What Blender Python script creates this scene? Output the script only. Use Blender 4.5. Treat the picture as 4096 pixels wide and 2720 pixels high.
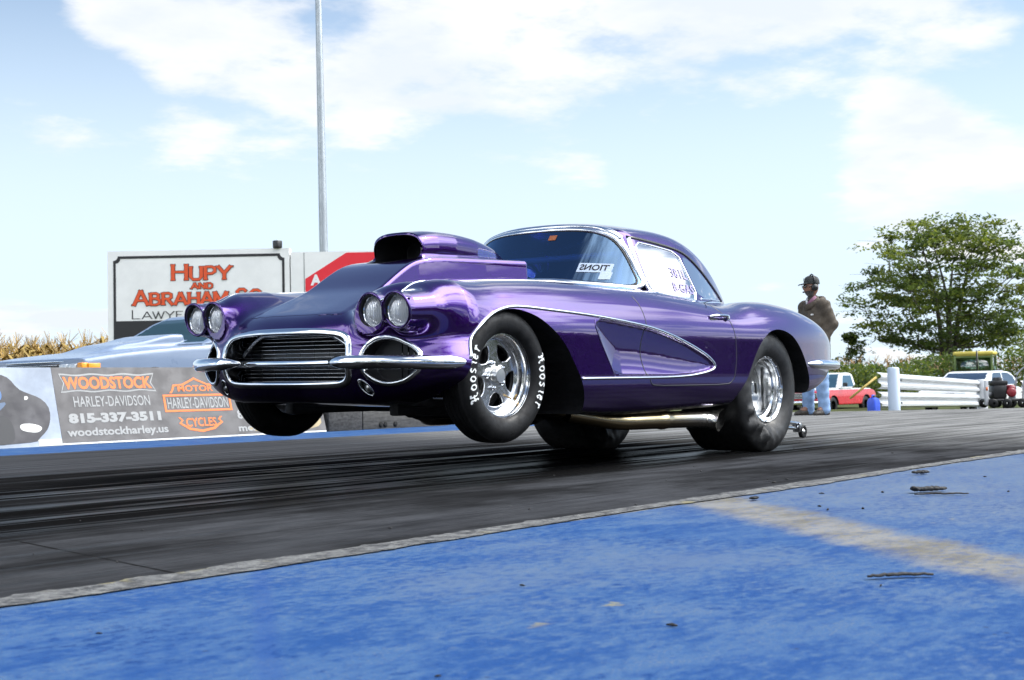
import bpy, math, random
import numpy as np
from mathutils import Vector, Matrix
random.seed(5); rng = np.random.default_rng(5)
for o in list(bpy.data.objects): bpy.data.objects.remove(o, do_unlink=True)
SC = bpy.context.scene; COL = SC.collection
# ---------------------------------------------------------------- camera (world X runs along the track away from the start, Y across it)
HCAM = .44
AZ, PITCH, ROLLC = math.radians(39.2), math.atan(187/5325.), math.radians(1.1)
d0 = Vector((math.cos(AZ), math.sin(AZ), 0)); r0 = Vector((math.sin(AZ), -math.cos(AZ), 0)); u0 = Vector((0, 0, 1))
FWD = d0*math.cos(PITCH)+u0*math.sin(PITCH); upv = -d0*math.sin(PITCH)+u0*math.cos(PITCH)
RT = r0*math.cos(ROLLC)-upv*math.sin(ROLLC); UPV = upv*math.cos(ROLLC)+r0*math.sin(ROLLC)
cam = bpy.data.cameras.new('camera'); camo = bpy.data.objects.new('camera', cam); COL.objects.link(camo)
camo.matrix_world = Matrix(((RT.x, UPV.x, -FWD.x, 0), (RT.y, UPV.y, -FWD.y, 0), (RT.z, UPV.z, -FWD.z, HCAM), (0, 0, 0, 1)))
cam.sensor_width = 36; cam.lens = 5325/4096*36; cam.clip_end = 3000; cam.clip_start = .05
cam.dof.use_dof = True; cam.dof.focus_distance = 6.6; cam.dof.aperture_fstop = 9.0
SC.camera = camo
# ---------------------------------------------------------------- sky and sun
SUN_EL, SUN_AZ = math.radians(48), math.radians(-30)        # azimuth counted from +X towards +Y
W = bpy.data.worlds.new('World'); SC.world = W; W.use_nodes = True
nt = W.node_tree; nt.nodes.clear()
def wn(t, **k):
    n = nt.nodes.new(t)
    for a, b in k.items(): setattr(n, a, b)
    return n
L = nt.links.new
out = wn('ShaderNodeOutputWorld'); bg = wn('ShaderNodeBackground'); bg.inputs['Strength'].default_value = .15
sky = wn('ShaderNodeTexSky', sky_type='NISHITA', sun_disc=False, sun_elevation=SUN_EL, sun_rotation=math.pi/2-SUN_AZ, air_density=1.0, dust_density=0.25, ozone_density=3.0)
tc = wn('ShaderNodeTexCoord'); sep = wn('ShaderNodeSeparateXYZ'); L(tc.outputs['Generated'], sep.inputs[0])
def wm(op, a, b=None, c=None):
    n = wn('ShaderNodeMath', operation=op)
    for i, v in enumerate((a, b, c)):
        if v is None: continue
        if isinstance(v, (int, float)): n.inputs[i].default_value = v
        else: L(v, n.inputs[i])
    return n.outputs[0]
# flat cloud layer: direction projected on a plane overhead
zz = wm('ADD', wm('MAXIMUM', sep.outputs['Z'], 0.0), .16)
cx_ = wm('DIVIDE', sep.outputs['X'], zz); cy_ = wm('DIVIDE', sep.outputs['Y'], zz)
cmb = wn('ShaderNodeCombineXYZ'); L(cx_, cmb.inputs[0]); L(cy_, cmb.inputs[1])
def noise(vec, scale, det, rough, off):
    m = wn('ShaderNodeMapping'); m.inputs['Location'].default_value = off; m.inputs['Rotation'].default_value = (0, 0, .35); L(vec, m.inputs['Vector'])
    n = wn('ShaderNodeTexNoise'); n.inputs['Scale'].default_value = scale; n.inputs['Detail'].default_value = det; n.inputs['Roughness'].default_value = rough
    L(m.outputs[0], n.inputs['Vector']); return n.outputs['Fac']
CL_OFF = (7.4, 2.2, 0)
n1 = noise(cmb.outputs[0], 1.1, 9, .58, CL_OFF); n2 = noise(cmb.outputs[0], 3.0, 8, .6, (9, 4, 2))
dens = wm('ADD', wm('ADD', wm('MULTIPLY', wm('SUBTRACT', n1, .5), 1.1), .5), wm('MULTIPLY', wm('SUBTRACT', n2, .5), .42))
# cloud banks and clear patches, those out of view added for reflections: direction, angular radius in degrees, weight
for dv, rad, amp in (((.553, .799, .238), 5.5, .25), ((.640, .726, .252), 5.5, .17), ((.721, .641, .261), 6.0, .18), ((.792, .557, .250), 5.5, .18), ((.839, .491, .236), 3.6, .18), ((.898, .365, .245), 4.5, .12), ((.928, .334, .167), 5.0, .12), ((.894, .422, .152), 4.0, .09), ((.60, -.37, .71), 15., .12), ((.77, .02, .64), 13., .15), ((.795, .585, .158), 1.6, .07), ((.510, .859, .052), 3.0, .12), ((.868, .479, .130), 2.5, .05),
        ((.497, .848, .175), 4.5, -.18), ((.671, .721, .173), 7.5, -.16), ((.792, .582, .182), 6.0, -.14), ((.868, .462, .183), 3.2, -.10), ((.621, .776, .113), 7.0, -.14), ((.822, .560, .100), 7.0, -.10), ((.480, .837, .264), 2.2, -.18), ((.17, .53, .82), 24., -.25), ((.62, .57, .53), 13., .03), ((.375, -.375, .85), 14., .10), ((.775, -.316, .537), 11., .14), ((.80, -.45, .40), 8., .10)):
    n_ = math.sqrt(sum(q*q for q in dv)); dp = wn('ShaderNodeVectorMath', operation='DOT_PRODUCT'); L(tc.outputs['Generated'], dp.inputs[0]); dp.inputs[1].default_value = tuple(q/n_ for q in dv)
    bl_ = wn('ShaderNodeMapRange', interpolation_type='SMOOTHSTEP'); bl_.inputs['From Min'].default_value = math.cos(math.radians(rad*1.6)); bl_.inputs['From Max'].default_value = 1.0; bl_.inputs['To Max'].default_value = amp*.95; L(dp.outputs['Value'], bl_.inputs['Value'])
    dens = wm('ADD', dens, bl_.outputs[0])
beh = wn('ShaderNodeMapRange', interpolation_type='SMOOTHSTEP'); beh.inputs['From Min'].default_value = .55; beh.inputs['From Max'].default_value = -.2; beh.inputs['To Max'].default_value = .10; dpb = wn('ShaderNodeVectorMath', operation='DOT_PRODUCT'); L(tc.outputs['Generated'], dpb.inputs[0]); dpb.inputs[1].default_value = (.775, .632, 0); L(dpb.outputs['Value'], beh.inputs['Value'])  # extra cloud added behind the camera for the paint to reflect
dens = wm('ADD', dens, beh.outputs[0])
mr = wn('ShaderNodeMapRange', interpolation_type='SMOOTHSTEP'); mr.inputs['From Min'].default_value = .535; mr.inputs['From Max'].default_value = .69; L(dens, mr.inputs['Value'])
cov = wm('MULTIPLY', mr.outputs[0], .95)
shade = wn('ShaderNodeMapRange'); shade.inputs['From Min'].default_value = .58; shade.inputs['From Max'].default_value = .76; shade.inputs['To Min'].default_value = 1.0; shade.inputs['To Max'].default_value = .25; n3 = noise(cmb.outputs[0], 2.2, 5, .55, (2, 7, 1)); L(wm('ADD', wm('MULTIPLY', dens, .45), wm('MULTIPLY', n3, .75)), shade.inputs['Value'])
ccol = wn('ShaderNodeMix', data_type='RGBA'); L(shade.outputs[0], ccol.inputs['Factor']); ccol.inputs['A'].default_value = (4.7, 5.2, 5.8, 1); ccol.inputs['B'].default_value = (6.6, 6.55, 6.5, 1)
# thin bright haze low down, so that the horizon goes white as in the photograph
hz = wn('ShaderNodeMapRange', interpolation_type='SMOOTHSTEP'); hz.inputs['From Min'].default_value = .0; hz.inputs['From Min'].default_value = .10; hz.inputs['From Max'].default_value = .37; hz.inputs['To Min'].default_value = .92; hz.inputs['To Max'].default_value = .06; L(sep.outputs['Z'], hz.inputs['Value'])
hmix = wn('ShaderNodeMix', data_type='RGBA'); dpv = wn('ShaderNodeVectorMath', operation='DOT_PRODUCT'); L(tc.outputs['Generated'], dpv.inputs[0]); dpv.inputs[1].default_value = (.757, .616, .218)
bank = wn('ShaderNodeMapRange', interpolation_type='SMOOTHSTEP'); bank.inputs['From Min'].default_value = .74; bank.inputs['From Max'].default_value = .91; L(dpv.outputs['Value'], bank.inputs['Value'])   # pale haze bank over the far fields
low = wn('ShaderNodeMapRange', interpolation_type='SMOOTHSTEP'); low.inputs['From Max'].default_value = .20; low.inputs['To Min'].default_value = .85; low.inputs['To Max'].default_value = .04; L(sep.outputs['Z'], low.inputs['Value'])
L(wm('ADD', wm('MULTIPLY', hz.outputs[0], bank.outputs[0]), wm('MULTIPLY', low.outputs[0], wm('SUBTRACT', 1.0, bank.outputs[0]))), hmix.inputs['Factor']); skb = wn('ShaderNodeVectorMath', operation='SCALE'); skb.inputs['Scale'].default_value = .85; L(sky.outputs[0], skb.inputs[0]); L(skb.outputs[0], hmix.inputs['A']); hmix.inputs['B'].default_value = (5.0, 6.0, 7.0, 1)
# clouds glow towards the sun
dps = wn('ShaderNodeVectorMath', operation='DOT_PRODUCT'); L(tc.outputs['Generated'], dps.inputs[0]); dps.inputs[1].default_value = (math.cos(SUN_EL)*math.cos(SUN_AZ), math.cos(SUN_EL)*math.sin(SUN_AZ), math.sin(SUN_EL))
glow = wn('ShaderNodeMapRange', interpolation_type='SMOOTHSTEP'); glow.inputs['From Min'].default_value = .62; glow.inputs['From Max'].default_value = 1.0; glow.inputs['To Min'].default_value = 1.0; glow.inputs['To Max'].default_value = 3.6; L(dps.outputs['Value'], glow.inputs['Value'])
csc = wn('ShaderNodeVectorMath', operation='SCALE'); L(ccol.outputs['Result'], csc.inputs[0]); bb = wm('ADD', 1.0, wm('MULTIPLY', beh.outputs[0], 24.)); L(wm('MULTIPLY', glow.outputs[0], bb), csc.inputs['Scale'])  # unseen clouds behind the camera brightened for stronger reflections
cmix = wn('ShaderNodeMix', data_type='RGBA'); L(cov, cmix.inputs['Factor']); L(hmix.outputs['Result'], cmix.inputs['A']); L(csc.outputs[0], cmix.inputs['B'])
L(cmix.outputs['Result'], bg.inputs['Color']); L(bg.outputs[0], out.inputs['Surface'])
sun = bpy.data.lights.new('sun', 'SUN'); sun.energy = 2.1; sun.angle = math.radians(4); sun.color = (1, .94, .85)
suno = bpy.data.objects.new('sun', sun); COL.objects.link(suno)
sd = Vector((math.cos(SUN_EL)*math.cos(SUN_AZ), math.cos(SUN_EL)*math.sin(SUN_AZ), math.sin(SUN_EL)))
suno.rotation_euler = sd.to_track_quat('Z', 'Y').to_euler()
SC.view_settings.view_transform = 'Standard'; SC.view_settings.look = 'None'; SC.view_settings.exposure = 0.2; SC.view_settings.gamma = 1
SC.render.engine = 'CYCLES'
# ---------------------------------------------------------------- materials
MATS = {}
def mat(name, col, rough=.5, metal=0., coat=0., coat_rough=.03, spec=.5, **k):
    if name in MATS: return MATS[name]
    m = bpy.data.materials.new(name); m.use_nodes = True; b = m.node_tree.nodes['Principled BSDF']
    b.inputs['Base Color'].default_value = (*col, 1); b.inputs['Roughness'].default_value = rough; b.inputs['Metallic'].default_value = metal
    b.inputs['Coat Weight'].default_value = coat; b.inputs['Coat Roughness'].default_value = coat_rough; b.inputs['Specular IOR Level'].default_value = spec
    for a, v in k.items(): b.inputs[a.replace('_', ' ')].default_value = v
    MATS[name] = m; return m
class NT:                                        # tiny node helper
    def __init__(s, m): s.m = m; s.t = m.node_tree; s.b = s.t.nodes.get('Principled BSDF')
    def n(s, ty, ins=None, **k):
        x = s.t.nodes.new(ty)
        for a, b in k.items(): setattr(x, a, b)
        for a, v in (ins or {}).items():
            if hasattr(v, 'is_linked') and hasattr(v, 'node'): s.t.links.new(v, x.inputs[a])
            else: x.inputs[a].default_value = v
        return x
    def noise(s, vec, scale, det=6, rough=.6, stretch=None, loc=None):
        if stretch or loc: vec = s.n('ShaderNodeMapping', {'Vector': vec, 'Scale': stretch or (1, 1, 1), 'Location': loc or (0, 0, 0)}).outputs[0]
        return s.n('ShaderNodeTexNoise', {'Vector': vec, 'Scale': scale, 'Detail': det, 'Roughness': rough}).outputs['Fac']
    def ramp(s, v, lo, hi, a=0., b=1.):
        return s.n('ShaderNodeMapRange', {'Value': v, 'From Min': lo, 'From Max': hi, 'To Min': a, 'To Max': b}, interpolation_type='SMOOTHSTEP').outputs[0]
    def math(s, op, a, b=0.):
        return s.n('ShaderNodeMath', {0: a, 1: b}, operation=op).outputs[0]
    def mix(s, f, a, b):
        c = lambda v: (*v, 1) if isinstance(v, tuple) and len(v) == 3 else v
        return s.n('ShaderNodeMix', {'Factor': f, 'A': c(a), 'B': c(b)}, data_type='RGBA').outputs['Result']
    def set(s, inp, v): s.t.links.new(v, s.b.inputs[inp])
    def bump(s, h, strength=.3, dist=.01):
        s.set('Normal', s.n('ShaderNodeBump', {'Height': h, 'Strength': strength, 'Distance': dist}).outputs[0])
    def obj(s): return s.n('ShaderNodeTexCoord').outputs['Object']
    def pos(s): return s.n('ShaderNodeNewGeometry').outputs['Position']
def speckled(name, col, rough, amt=.25, scale=12., metal=0., bump=.0, stretch=None, **k):
    m = mat(name, col, rough, metal, **k); t = NT(m); o = t.obj()
    n = t.noise(o, scale, 6, .6, stretch)
    a = tuple(c*(1-amt) for c in col); b = tuple(min(1, c*(1+amt)) for c in col)
    t.set('Base Color', t.mix(t.ramp(n, .3, .7), a, b))
    r = t.noise(o, scale*2.3, 4); t.set('Roughness', t.ramp(r, .3, .7, max(.02, rough*.75), min(1, rough*1.25)))
    if bump: t.bump(t.noise(o, scale*6, 4), bump, .004)
    return m
# ---------------------------------------------------------------- geometry: every builder returns (V, F)
def join(*gs):
    V, F, o = [], [], 0
    for v, f in gs:
        v = np.asarray(v, float); V.append(v); F += [tuple(i+o for i in q) for q in f]; o += len(v)
    return np.vstack(V), F
def tube(path, ra, rb=None, up=(0, 0, 1), k=10, closed=False, caps=True):
    p = np.array(path, float); n = len(p); rb = ra if rb is None else rb
    ra = np.broadcast_to(np.array(ra, float), (n,)); rb = np.broadcast_to(np.array(rb, float), (n,))
    if closed: t = np.roll(p, -1, 0)-np.roll(p, 1, 0)
    else: t = np.gradient(p, axis=0)
    t /= np.maximum(np.linalg.norm(t, axis=1), 1e-9)[:, None]
    u = np.broadcast_to(np.array(up, float), (n, 3)).copy()
    bad = np.abs((u*t).sum(1)) > .97*np.linalg.norm(u, axis=1); u[bad] = (1, .2, 0)
    s = np.cross(t, u); s /= np.maximum(np.linalg.norm(s, axis=1), 1e-9)[:, None]; v = np.cross(s, t)
    a = np.arange(k)*2*np.pi/k
    V = (p[:, None]+s[:, None]*(ra[:, None]*np.cos(a))[..., None]+v[:, None]*(rb[:, None]*np.sin(a))[..., None]).reshape(-1, 3)
    F = []
    for i in range(n if closed else n-1):
        j = (i+1) % n
        for q in range(k): r = (q+1) % k; F.append((i*k+q, i*k+r, j*k+r, j*k+q))
    if caps and not closed: F += [tuple(range(k))[::-1], tuple(range((n-1)*k, n*k))]
    return V, F
def lathe(prof, k=64, axis=1, c=(0, 0, 0), a0=0., a1=2*math.pi, fn=None):   # prof: (radius, offset along the axis)
    pr = np.array(prof, float); m = len(pr); full = abs(a1-a0-2*math.pi) < 1e-6
    a = np.linspace(a0, a1, k, endpoint=not full)
    o = {0: (1, 2), 1: (0, 2), 2: (0, 1)}[axis]
    V = np.zeros((k, m, 3)); V[..., axis] = pr[:, 1]; V[..., o[0]] = np.cos(a)[:, None]*pr[:, 0]; V[..., o[1]] = np.sin(a)[:, None]*pr[:, 0]
    if fn is not None: V = fn(V, a, pr)
    F = []
    for i in range(k if full else k-1):
        j = (i+1) % k
        for q in range(m-1): F.append((i*m+q, i*m+q+1, j*m+q+1, j*m+q))
    return V.reshape(-1, 3)+np.array(c, float), F
def box(c, s, bev=0., rot=None):
    c = np.array(c, float); h = np.array(s, float)/2; b = min(bev, h.min()*.95)
    if b <= 0:
        V = np.array([(x, y, z) for x in (-1, 1) for y in (-1, 1) for z in (-1, 1)])*h
        F = [(0, 1, 3, 2), (4, 6, 7, 5), (0, 4, 5, 1), (2, 3, 7, 6), (0, 2, 6, 4), (1, 5, 7, 3)]
    else:
        bm = bmesh.new(); bmesh.ops.create_cube(bm, size=1); bmesh.ops.scale(bm, vec=h*2, verts=bm.verts)
        bmesh.ops.bevel(bm, geom=list(bm.edges), offset=b, segments=2, affect='EDGES', profile=.5)
        V = np.array([v.co[:] for v in bm.verts]); bm.verts.index_update(); F = [tuple(v.index for v in f.verts) for f in bm.faces]; bm.free()
    if rot is not None: V = V@np.array(Matrix.Rotation(rot[0], 3, 'X') @ Matrix.Rotation(0, 3, 'Y')).T if False else V@np.array((Matrix.Rotation(rot[2], 3, 'Z')@Matrix.Rotation(rot[1], 3, 'Y')@Matrix.Rotation(rot[0], 3, 'X'))).T
    return V+c, F
import bmesh
def prism(pts, ax, lo, hi):                       # outline in the two other axes, extruded along ax
    p = np.array(pts, float); n = len(p); o = [i for i in range(3) if i != ax]
    V = np.zeros((2*n, 3)); V[:n, o[0]] = V[n:, o[0]] = p[:, 0]; V[:n, o[1]] = V[n:, o[1]] = p[:, 1]; V[:n, ax] = lo; V[n:, ax] = hi
    return V, [tuple(range(n))[::-1], tuple(range(n, 2*n))]+[(i, (i+1) % n, n+(i+1) % n, n+i) for i in range(n)]
def loft(rings, caps=True, closed=True):          # rings of equal point count
    R = [np.array(r, float) for r in rings]; k = len(R[0]); F = []
    for i in range(len(R)-1):
        for q in range(k if closed else k-1): r = (q+1) % k; F.append((i*k+q, i*k+r, (i+1)*k+r, (i+1)*k+q))
    if caps and closed: F += [tuple(range(k))[::-1], tuple(range((len(R)-1)*k, len(R)*k))]
    return np.vstack(R), F
def curve_geo(splines, extrude=.002, bevel=0., text=None, size=1., off=0., res=3, align='CENTER', space=1.):
    if text is not None:
        c = bpy.data.curves.new('t', 'FONT'); c.body = text; c.size = size; c.align_x = align; c.align_y = 'CENTER'; c.space_character = space
    else:
        c = bpy.data.curves.new('t', 'CURVE'); c.dimensions = '2D'
        for s in splines:
            sp = c.splines.new('POLY'); sp.points.add(len(s)-1); sp.use_cyclic_u = True
            for q, (x, y) in zip(sp.points, s): q.co = (x, y, 0, 1)
    c.fill_mode = 'BOTH'; c.extrude = extrude; c.bevel_depth = bevel; c.offset = off; c.resolution_u = res; c.bevel_resolution = 1
    o = bpy.data.objects.new('t', c); COL.objects.link(o); dg = bpy.context.evaluated_depsgraph_get(); dg.update()
    me = o.evaluated_get(dg).to_mesh(); V = np.array([v.co[:] for v in me.vertices]).reshape(-1, 3); F = [tuple(p.vertices) for p in me.polygons]
    o.evaluated_get(dg).to_mesh_clear(); bpy.data.objects.remove(o); bpy.data.curves.remove(c)
    return V, F
def place(g, o, ex, ey, ez, s=(1, 1, 1)):          # local x,y,z of a builder onto given axes
    V = np.asarray(g[0], float)*np.array(s); M = np.array([ex, ey, ez], float)
    return V@M+np.array(o, float), g[1]
def flipf(F): return [tuple(f)[::-1] for f in F]
def mesh_obj(name, g, m=None, parent=None, smooth=True, N=None, angle=None, loc=None):
    V, F = g; me = bpy.data.meshes.new(name)
    V = np.asarray(V, np.float64)
    if isinstance(F, np.ndarray):
        me.vertices.add(len(V)); me.vertices.foreach_set('co', V.ravel()); k = F.shape[1]
        me.loops.add(F.size); me.loops.foreach_set('vertex_index', F.ravel().astype(np.int32)); me.polygons.add(len(F))
        me.polygons.foreach_set('loop_start', np.arange(0, F.size, k, dtype=np.int32)); me.update(calc_edges=True); me.validate()
    else: me.from_pydata(V.tolist(), [], F); me.update()
    for q in (m if isinstance(m, (list, tuple)) else [m]):
        if q is not None: me.materials.append(q)
    if smooth: me.polygons.foreach_set('use_smooth', np.ones(len(me.polygons), bool))
    if smooth and angle is not None: me.set_sharp_from_angle(angle=math.radians(angle))
    if N is not None and len(me.vertices) == len(N): me.normals_split_custom_set_from_vertices(N)
    o = bpy.data.objects.new(name, me); COL.objects.link(o)
    if parent is not None: o.parent = parent
    if loc is not None: o.location = loc
    return o
def tag(o, label, cat, group=None, kind=None):
    if kind: o['kind'] = kind
    if label: o['label'] = label
    if cat: o['category'] = cat
    if group: o['group'] = group
    return o
def thing(name, label, cat, loc=(0, 0, 0), rotz=0., group=None):
    o = bpy.data.objects.new(name, None); COL.objects.link(o); o.location = loc; o.rotation_euler = (0, 0, rotz); o.empty_display_size = .2
    return tag(o, label, cat, group)
def structure(name, g, m, smooth=False):
    return tag(mesh_obj(name, g, m, smooth=smooth), None, None, None, 'structure')
def copy_tree(o, parent=None):
    c = o.copy(); COL.objects.link(c)
    if parent is not None: c.parent = parent
    for ch in list(o.children): copy_tree(ch, c)
    return c
# ---------------------------------------------------------------- implicit car body (car frame: x rearward from front axle, y left, z up)
def spl(xs, ys, smooth=.05, n=3000):
    xs = np.array(xs, float); ys = np.array(ys, float)
    m = np.gradient(ys, xs)
    X = np.linspace(xs[0]-.6, xs[-1]+.6, n); Xc = np.clip(X, xs[0], xs[-1])
    i = np.clip(np.searchsorted(xs, Xc)-1, 0, len(xs)-2)
    h = xs[i+1]-xs[i]; t = (Xc-xs[i])/h
    Y = (2*t**3-3*t**2+1)*ys[i]+(t**3-2*t**2+t)*h*m[i]+(-2*t**3+3*t**2)*ys[i+1]+(t**3-t**2)*h*m[i+1]
    Y = Y + np.where(X < xs[0], (X-xs[0])*m[0], 0) + np.where(X > xs[-1], (X-xs[-1])*m[-1], 0)
    if smooth > 0:
        dx = X[1]-X[0]; r = max(1, int(3*smooth/dx)); k = np.exp(-.5*(np.arange(-r, r+1)*dx/smooth)**2); k /= k.sum()
        Yp = np.concatenate([Y[0]+(np.arange(-r, 0))*(Y[1]-Y[0]), Y, Y[-1]+np.arange(1, r+1)*(Y[-1]-Y[-2])])
        Y = np.convolve(Yp, k, 'valid')
    return lambda v: np.interp(v, X, Y)
def smax(a, b, k):
    h = np.maximum(k-np.abs(a-b), 0)/k
    return np.maximum(a, b)+h*h*k*.25
def smin(a, b, k): return -smax(-a, -b, k)
def sstep(a, b, v):
    t = np.clip((v-a)/(b-a), 0, 1); return t*t*(3-2*t)
class Poly2:                                    # signed distance (negative inside) of a closed outline, looked up on a grid
    def __init__(s, pts, lo, hi, step=.006):
        p = np.array(pts, float); q = np.roll(p, -1, 0)
        s.lo = np.array(lo, float); s.st = step
        nx, ny = [int((hi[i]-lo[i])/step)+2 for i in (0, 1)]
        gx, gy = np.meshgrid(lo[0]+np.arange(nx)*step, lo[1]+np.arange(ny)*step, indexing='ij')
        d = np.full(gx.shape, 9.); ins = np.zeros(gx.shape, bool)
        for a, b in zip(p, q):
            e = b-a; L = max(e@e, 1e-12)
            t = np.clip(((gx-a[0])*e[0]+(gy-a[1])*e[1])/L, 0, 1)
            d = np.minimum(d, np.hypot(gx-a[0]-t*e[0], gy-a[1]-t*e[1]))
            c = ((a[1] > gy) != (b[1] > gy))
            with np.errstate(divide='ignore', invalid='ignore'):
                xx = (b[0]-a[0])*(gy-a[1])/(b[1]-a[1])+a[0]
            ins ^= c & (gx < xx)
        s.g = np.where(ins, -d, d); s.n = (nx, ny)
    def __call__(s, u, v):
        a = np.clip((u-s.lo[0])/s.st, 0, s.n[0]-1.001); b = np.clip((v-s.lo[1])/s.st, 0, s.n[1]-1.001)
        i = a.astype(int); j = b.astype(int); a = a-i; b = b-j; g = s.g
        return (g[i, j]*(1-a)+g[i+1, j]*a)*(1-b)+(g[i, j+1]*(1-a)+g[i+1, j+1]*a)*b
def smooth_closed(pts, n=160, it=2):            # Chaikin rounding, then even resampling
    p = np.array(pts, float)
    for _ in range(it):
        q = np.roll(p, -1, 0); p = np.stack([.75*p+.25*q, .25*p+.75*q], 1).reshape(-1, p.shape[1])
    return resample(np.vstack([p, p[:1]]), n+1)[:-1]
def smooth_open(pts, n=80, it=3):
    p = np.array(pts, float)
    for _ in range(it):
        q = np.stack([.75*p[:-1]+.25*p[1:], .25*p[:-1]+.75*p[1:]], 1).reshape(-1, p.shape[1])
        p = np.vstack([p[:1], q[1:-1], p[-1:]])
    return resample(p, n)
def resample(p, n):
    s = np.r_[0, np.cumsum(np.linalg.norm(np.diff(p, axis=0), axis=1))]
    t = np.linspace(0, s[-1], n); return np.stack([np.interp(t, s, p[:, i]) for i in range(p.shape[1])], 1)

# feature lines of the body
WP = spl([-.80, -.72, -.6, -.45, -.25, 0, .3, .8, 1.3, 1.7, 2.1, 2.6, 3.0, 3.3, 3.5, 3.65, 3.8],
         [.74, .785, .815, .845, .872, .888, .893, .888, .88, .876, .882, .902, .895, .865, .825, .77, .68], .05)
CREST = spl([-.8, -.7, -.6, -.47, -.34, -.2, 0, .3, .6, 1.0, 1.4, 1.7, 2.0, 2.15, 2.3, 2.5, 2.7, 2.85, 3.0, 3.18, 3.35, 3.53, 3.65, 3.75, 3.85],
            [.855, .89, .917, .938, .954, .968, .985, 1.003, 1.012, 1.018, 1.008, .985, .955, .938, .942, .970, .980, .974, .960, .931, .893, .835, .772, .68, .55], .035)
CRESTY = spl([-.8, -.5, 0, .6, 1.2, 1.8, 2.3, 2.8, 3.3, 3.8], [.64, .65, .68, .70, .72, .72, .70, .69, .66, .60], .1)
HOOD = spl([-.82, -.76, -.7, -.6, -.45, -.3, -.1, .2, .6, 1.0, 1.3, 2.2, 2.6, 3.2, 3.6, 3.8], [.70, .735, .765, .81, .862, .90, .93, .96, .985, 1.0, 1.0, .93, .93, .88, .80, .70], .05)
ZB = spl([-.75, -.6, -.45, -.3, .2, .6, 1.8, 2.15, 2.6, 2.95, 3.1, 3.25, 3.4, 3.6, 3.8], [.41, .385, .37, .36, .34, .305, .305, .318, .36, .37, .375, .40, .45, .55, .60], .04)
COVE = smooth_closed([(.672, .806), (.976, .783), (1.173, .764), (1.351, .735), (1.55, .688), (1.701, .643), (1.814, .603), (1.88, .563), (1.884, .547), (1.85, .533), (1.754, .517), (1.614, .503), (1.412, .496), (1.193, .497), (.86, .498), (.785, .60), (.72, .69)], 240, 1)
ARCHF = [(-.36, .20), (-.36, .50), (-.338, .598), (-.292, .686), (-.228, .746), (-.154, .788), (-.089, .810), (-.022, .826), (.046, .830), (.135, .815), (.21, .792), (.287, .751), (.364, .70), (.427, .644), (.49, .562), (.539, .494), (.579, .42), (.603, .361), (.612, .30), (.612, .20)]
ARCHR = [(2.12, .20), (2.135, .33), (2.19, .395), (2.255, .47), (2.30, .54), (2.345, .61), (2.393, .671), (2.455, .725), (2.533, .768), (2.62, .784), (2.70, .782), (2.78, .765), (2.852, .735), (2.949, .662), (3.02, .58), (3.07, .49), (3.09, .42), (3.085, .37), (3.06, .20)]
coveD = Poly2(COVE, (.5, .35), (2.05, .95))
archFD = Poly2(smooth_closed(ARCHF, 260, 1), (-.8, .1), (1.0, 1.0)); archRD = Poly2(smooth_closed(ARCHR, 260, 1), (1.8, .1), (3.5, 1.0))

def side_w(x, z):
    w = WP(x)
    u = np.maximum(z-.70, 0); w = w-1.25*u*u
    d = np.maximum(.50-z, 0); w = w-1.5*d*d
    w = w+.065*sstep(.72, .56, z)*sstep(.0, -.35, x)+.018*sstep(.66, .76, z)*sstep(-.05, -.40, x)
    sd = coveD(x, z); ins = np.maximum(-sd, 0)
    fade = 1-.55*sstep(.9, 1.9, x)
    w = w-fade*(.016*sstep(0, .012, ins)+.034*(1-np.exp(-ins/.07)))
    return w
def nose_x(ay, z):
    xf = -.712+(.26+.14*sstep(.56, .70, z))*np.maximum(ay-.05, 0)**2+.9*np.maximum(ay-.55, 0)**2
    lo = np.maximum(.60-z, 0); hi = np.maximum(z-.66, 0)
    return xf+2.2*lo*lo+.35*hi
def body0(x, y, z, pods=True):
    ay = np.abs(y)
    side = ay-side_w(x, z)
    yc = CRESTY(x); hd = HOOD(x)
    b = sstep(yc-.30, yc-.03, ay)
    T = hd-.012*sstep(.15, .45, ay)+(CREST(x)-hd)*b
    f = smax(side, z-T, .13)
    f = smax(f, nose_x(ay, z)-x, .07)
    zb = ZB(x)+np.where(x < .0, .75*np.maximum(ay-.42, 0)**2*sstep(.0, -.5, x), 0)
    f = smax(f, zb-z, .04)
    rx = 3.80-.55*np.maximum(.62-z, 0)-.35*np.maximum(ay-.3, 0)**2
    f = smax(f, x-rx, .12)
    if pods:
        g = None
        for yo in (.566, .724):
            t = np.clip(x, -.60, .1); zz = .807+.06*(t+.6)
            r = .0845+.09*np.clip(x+.60, 0, .16)-.02*(t+.6)-.30*np.clip(x+.30, 0, .5)
            d = np.sqrt((ay-yo-.0*(t+.6))**2+(z-zz)**2)-r
            d = np.maximum(d, x-.12); d = np.maximum(d, -.630+.20*(.80-z)-x+.0)      # front of the pod, brow leaning forward
            g = d if g is None else smin(g, d, .03)
        f = smin(f, g, .12)
    return f
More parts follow.
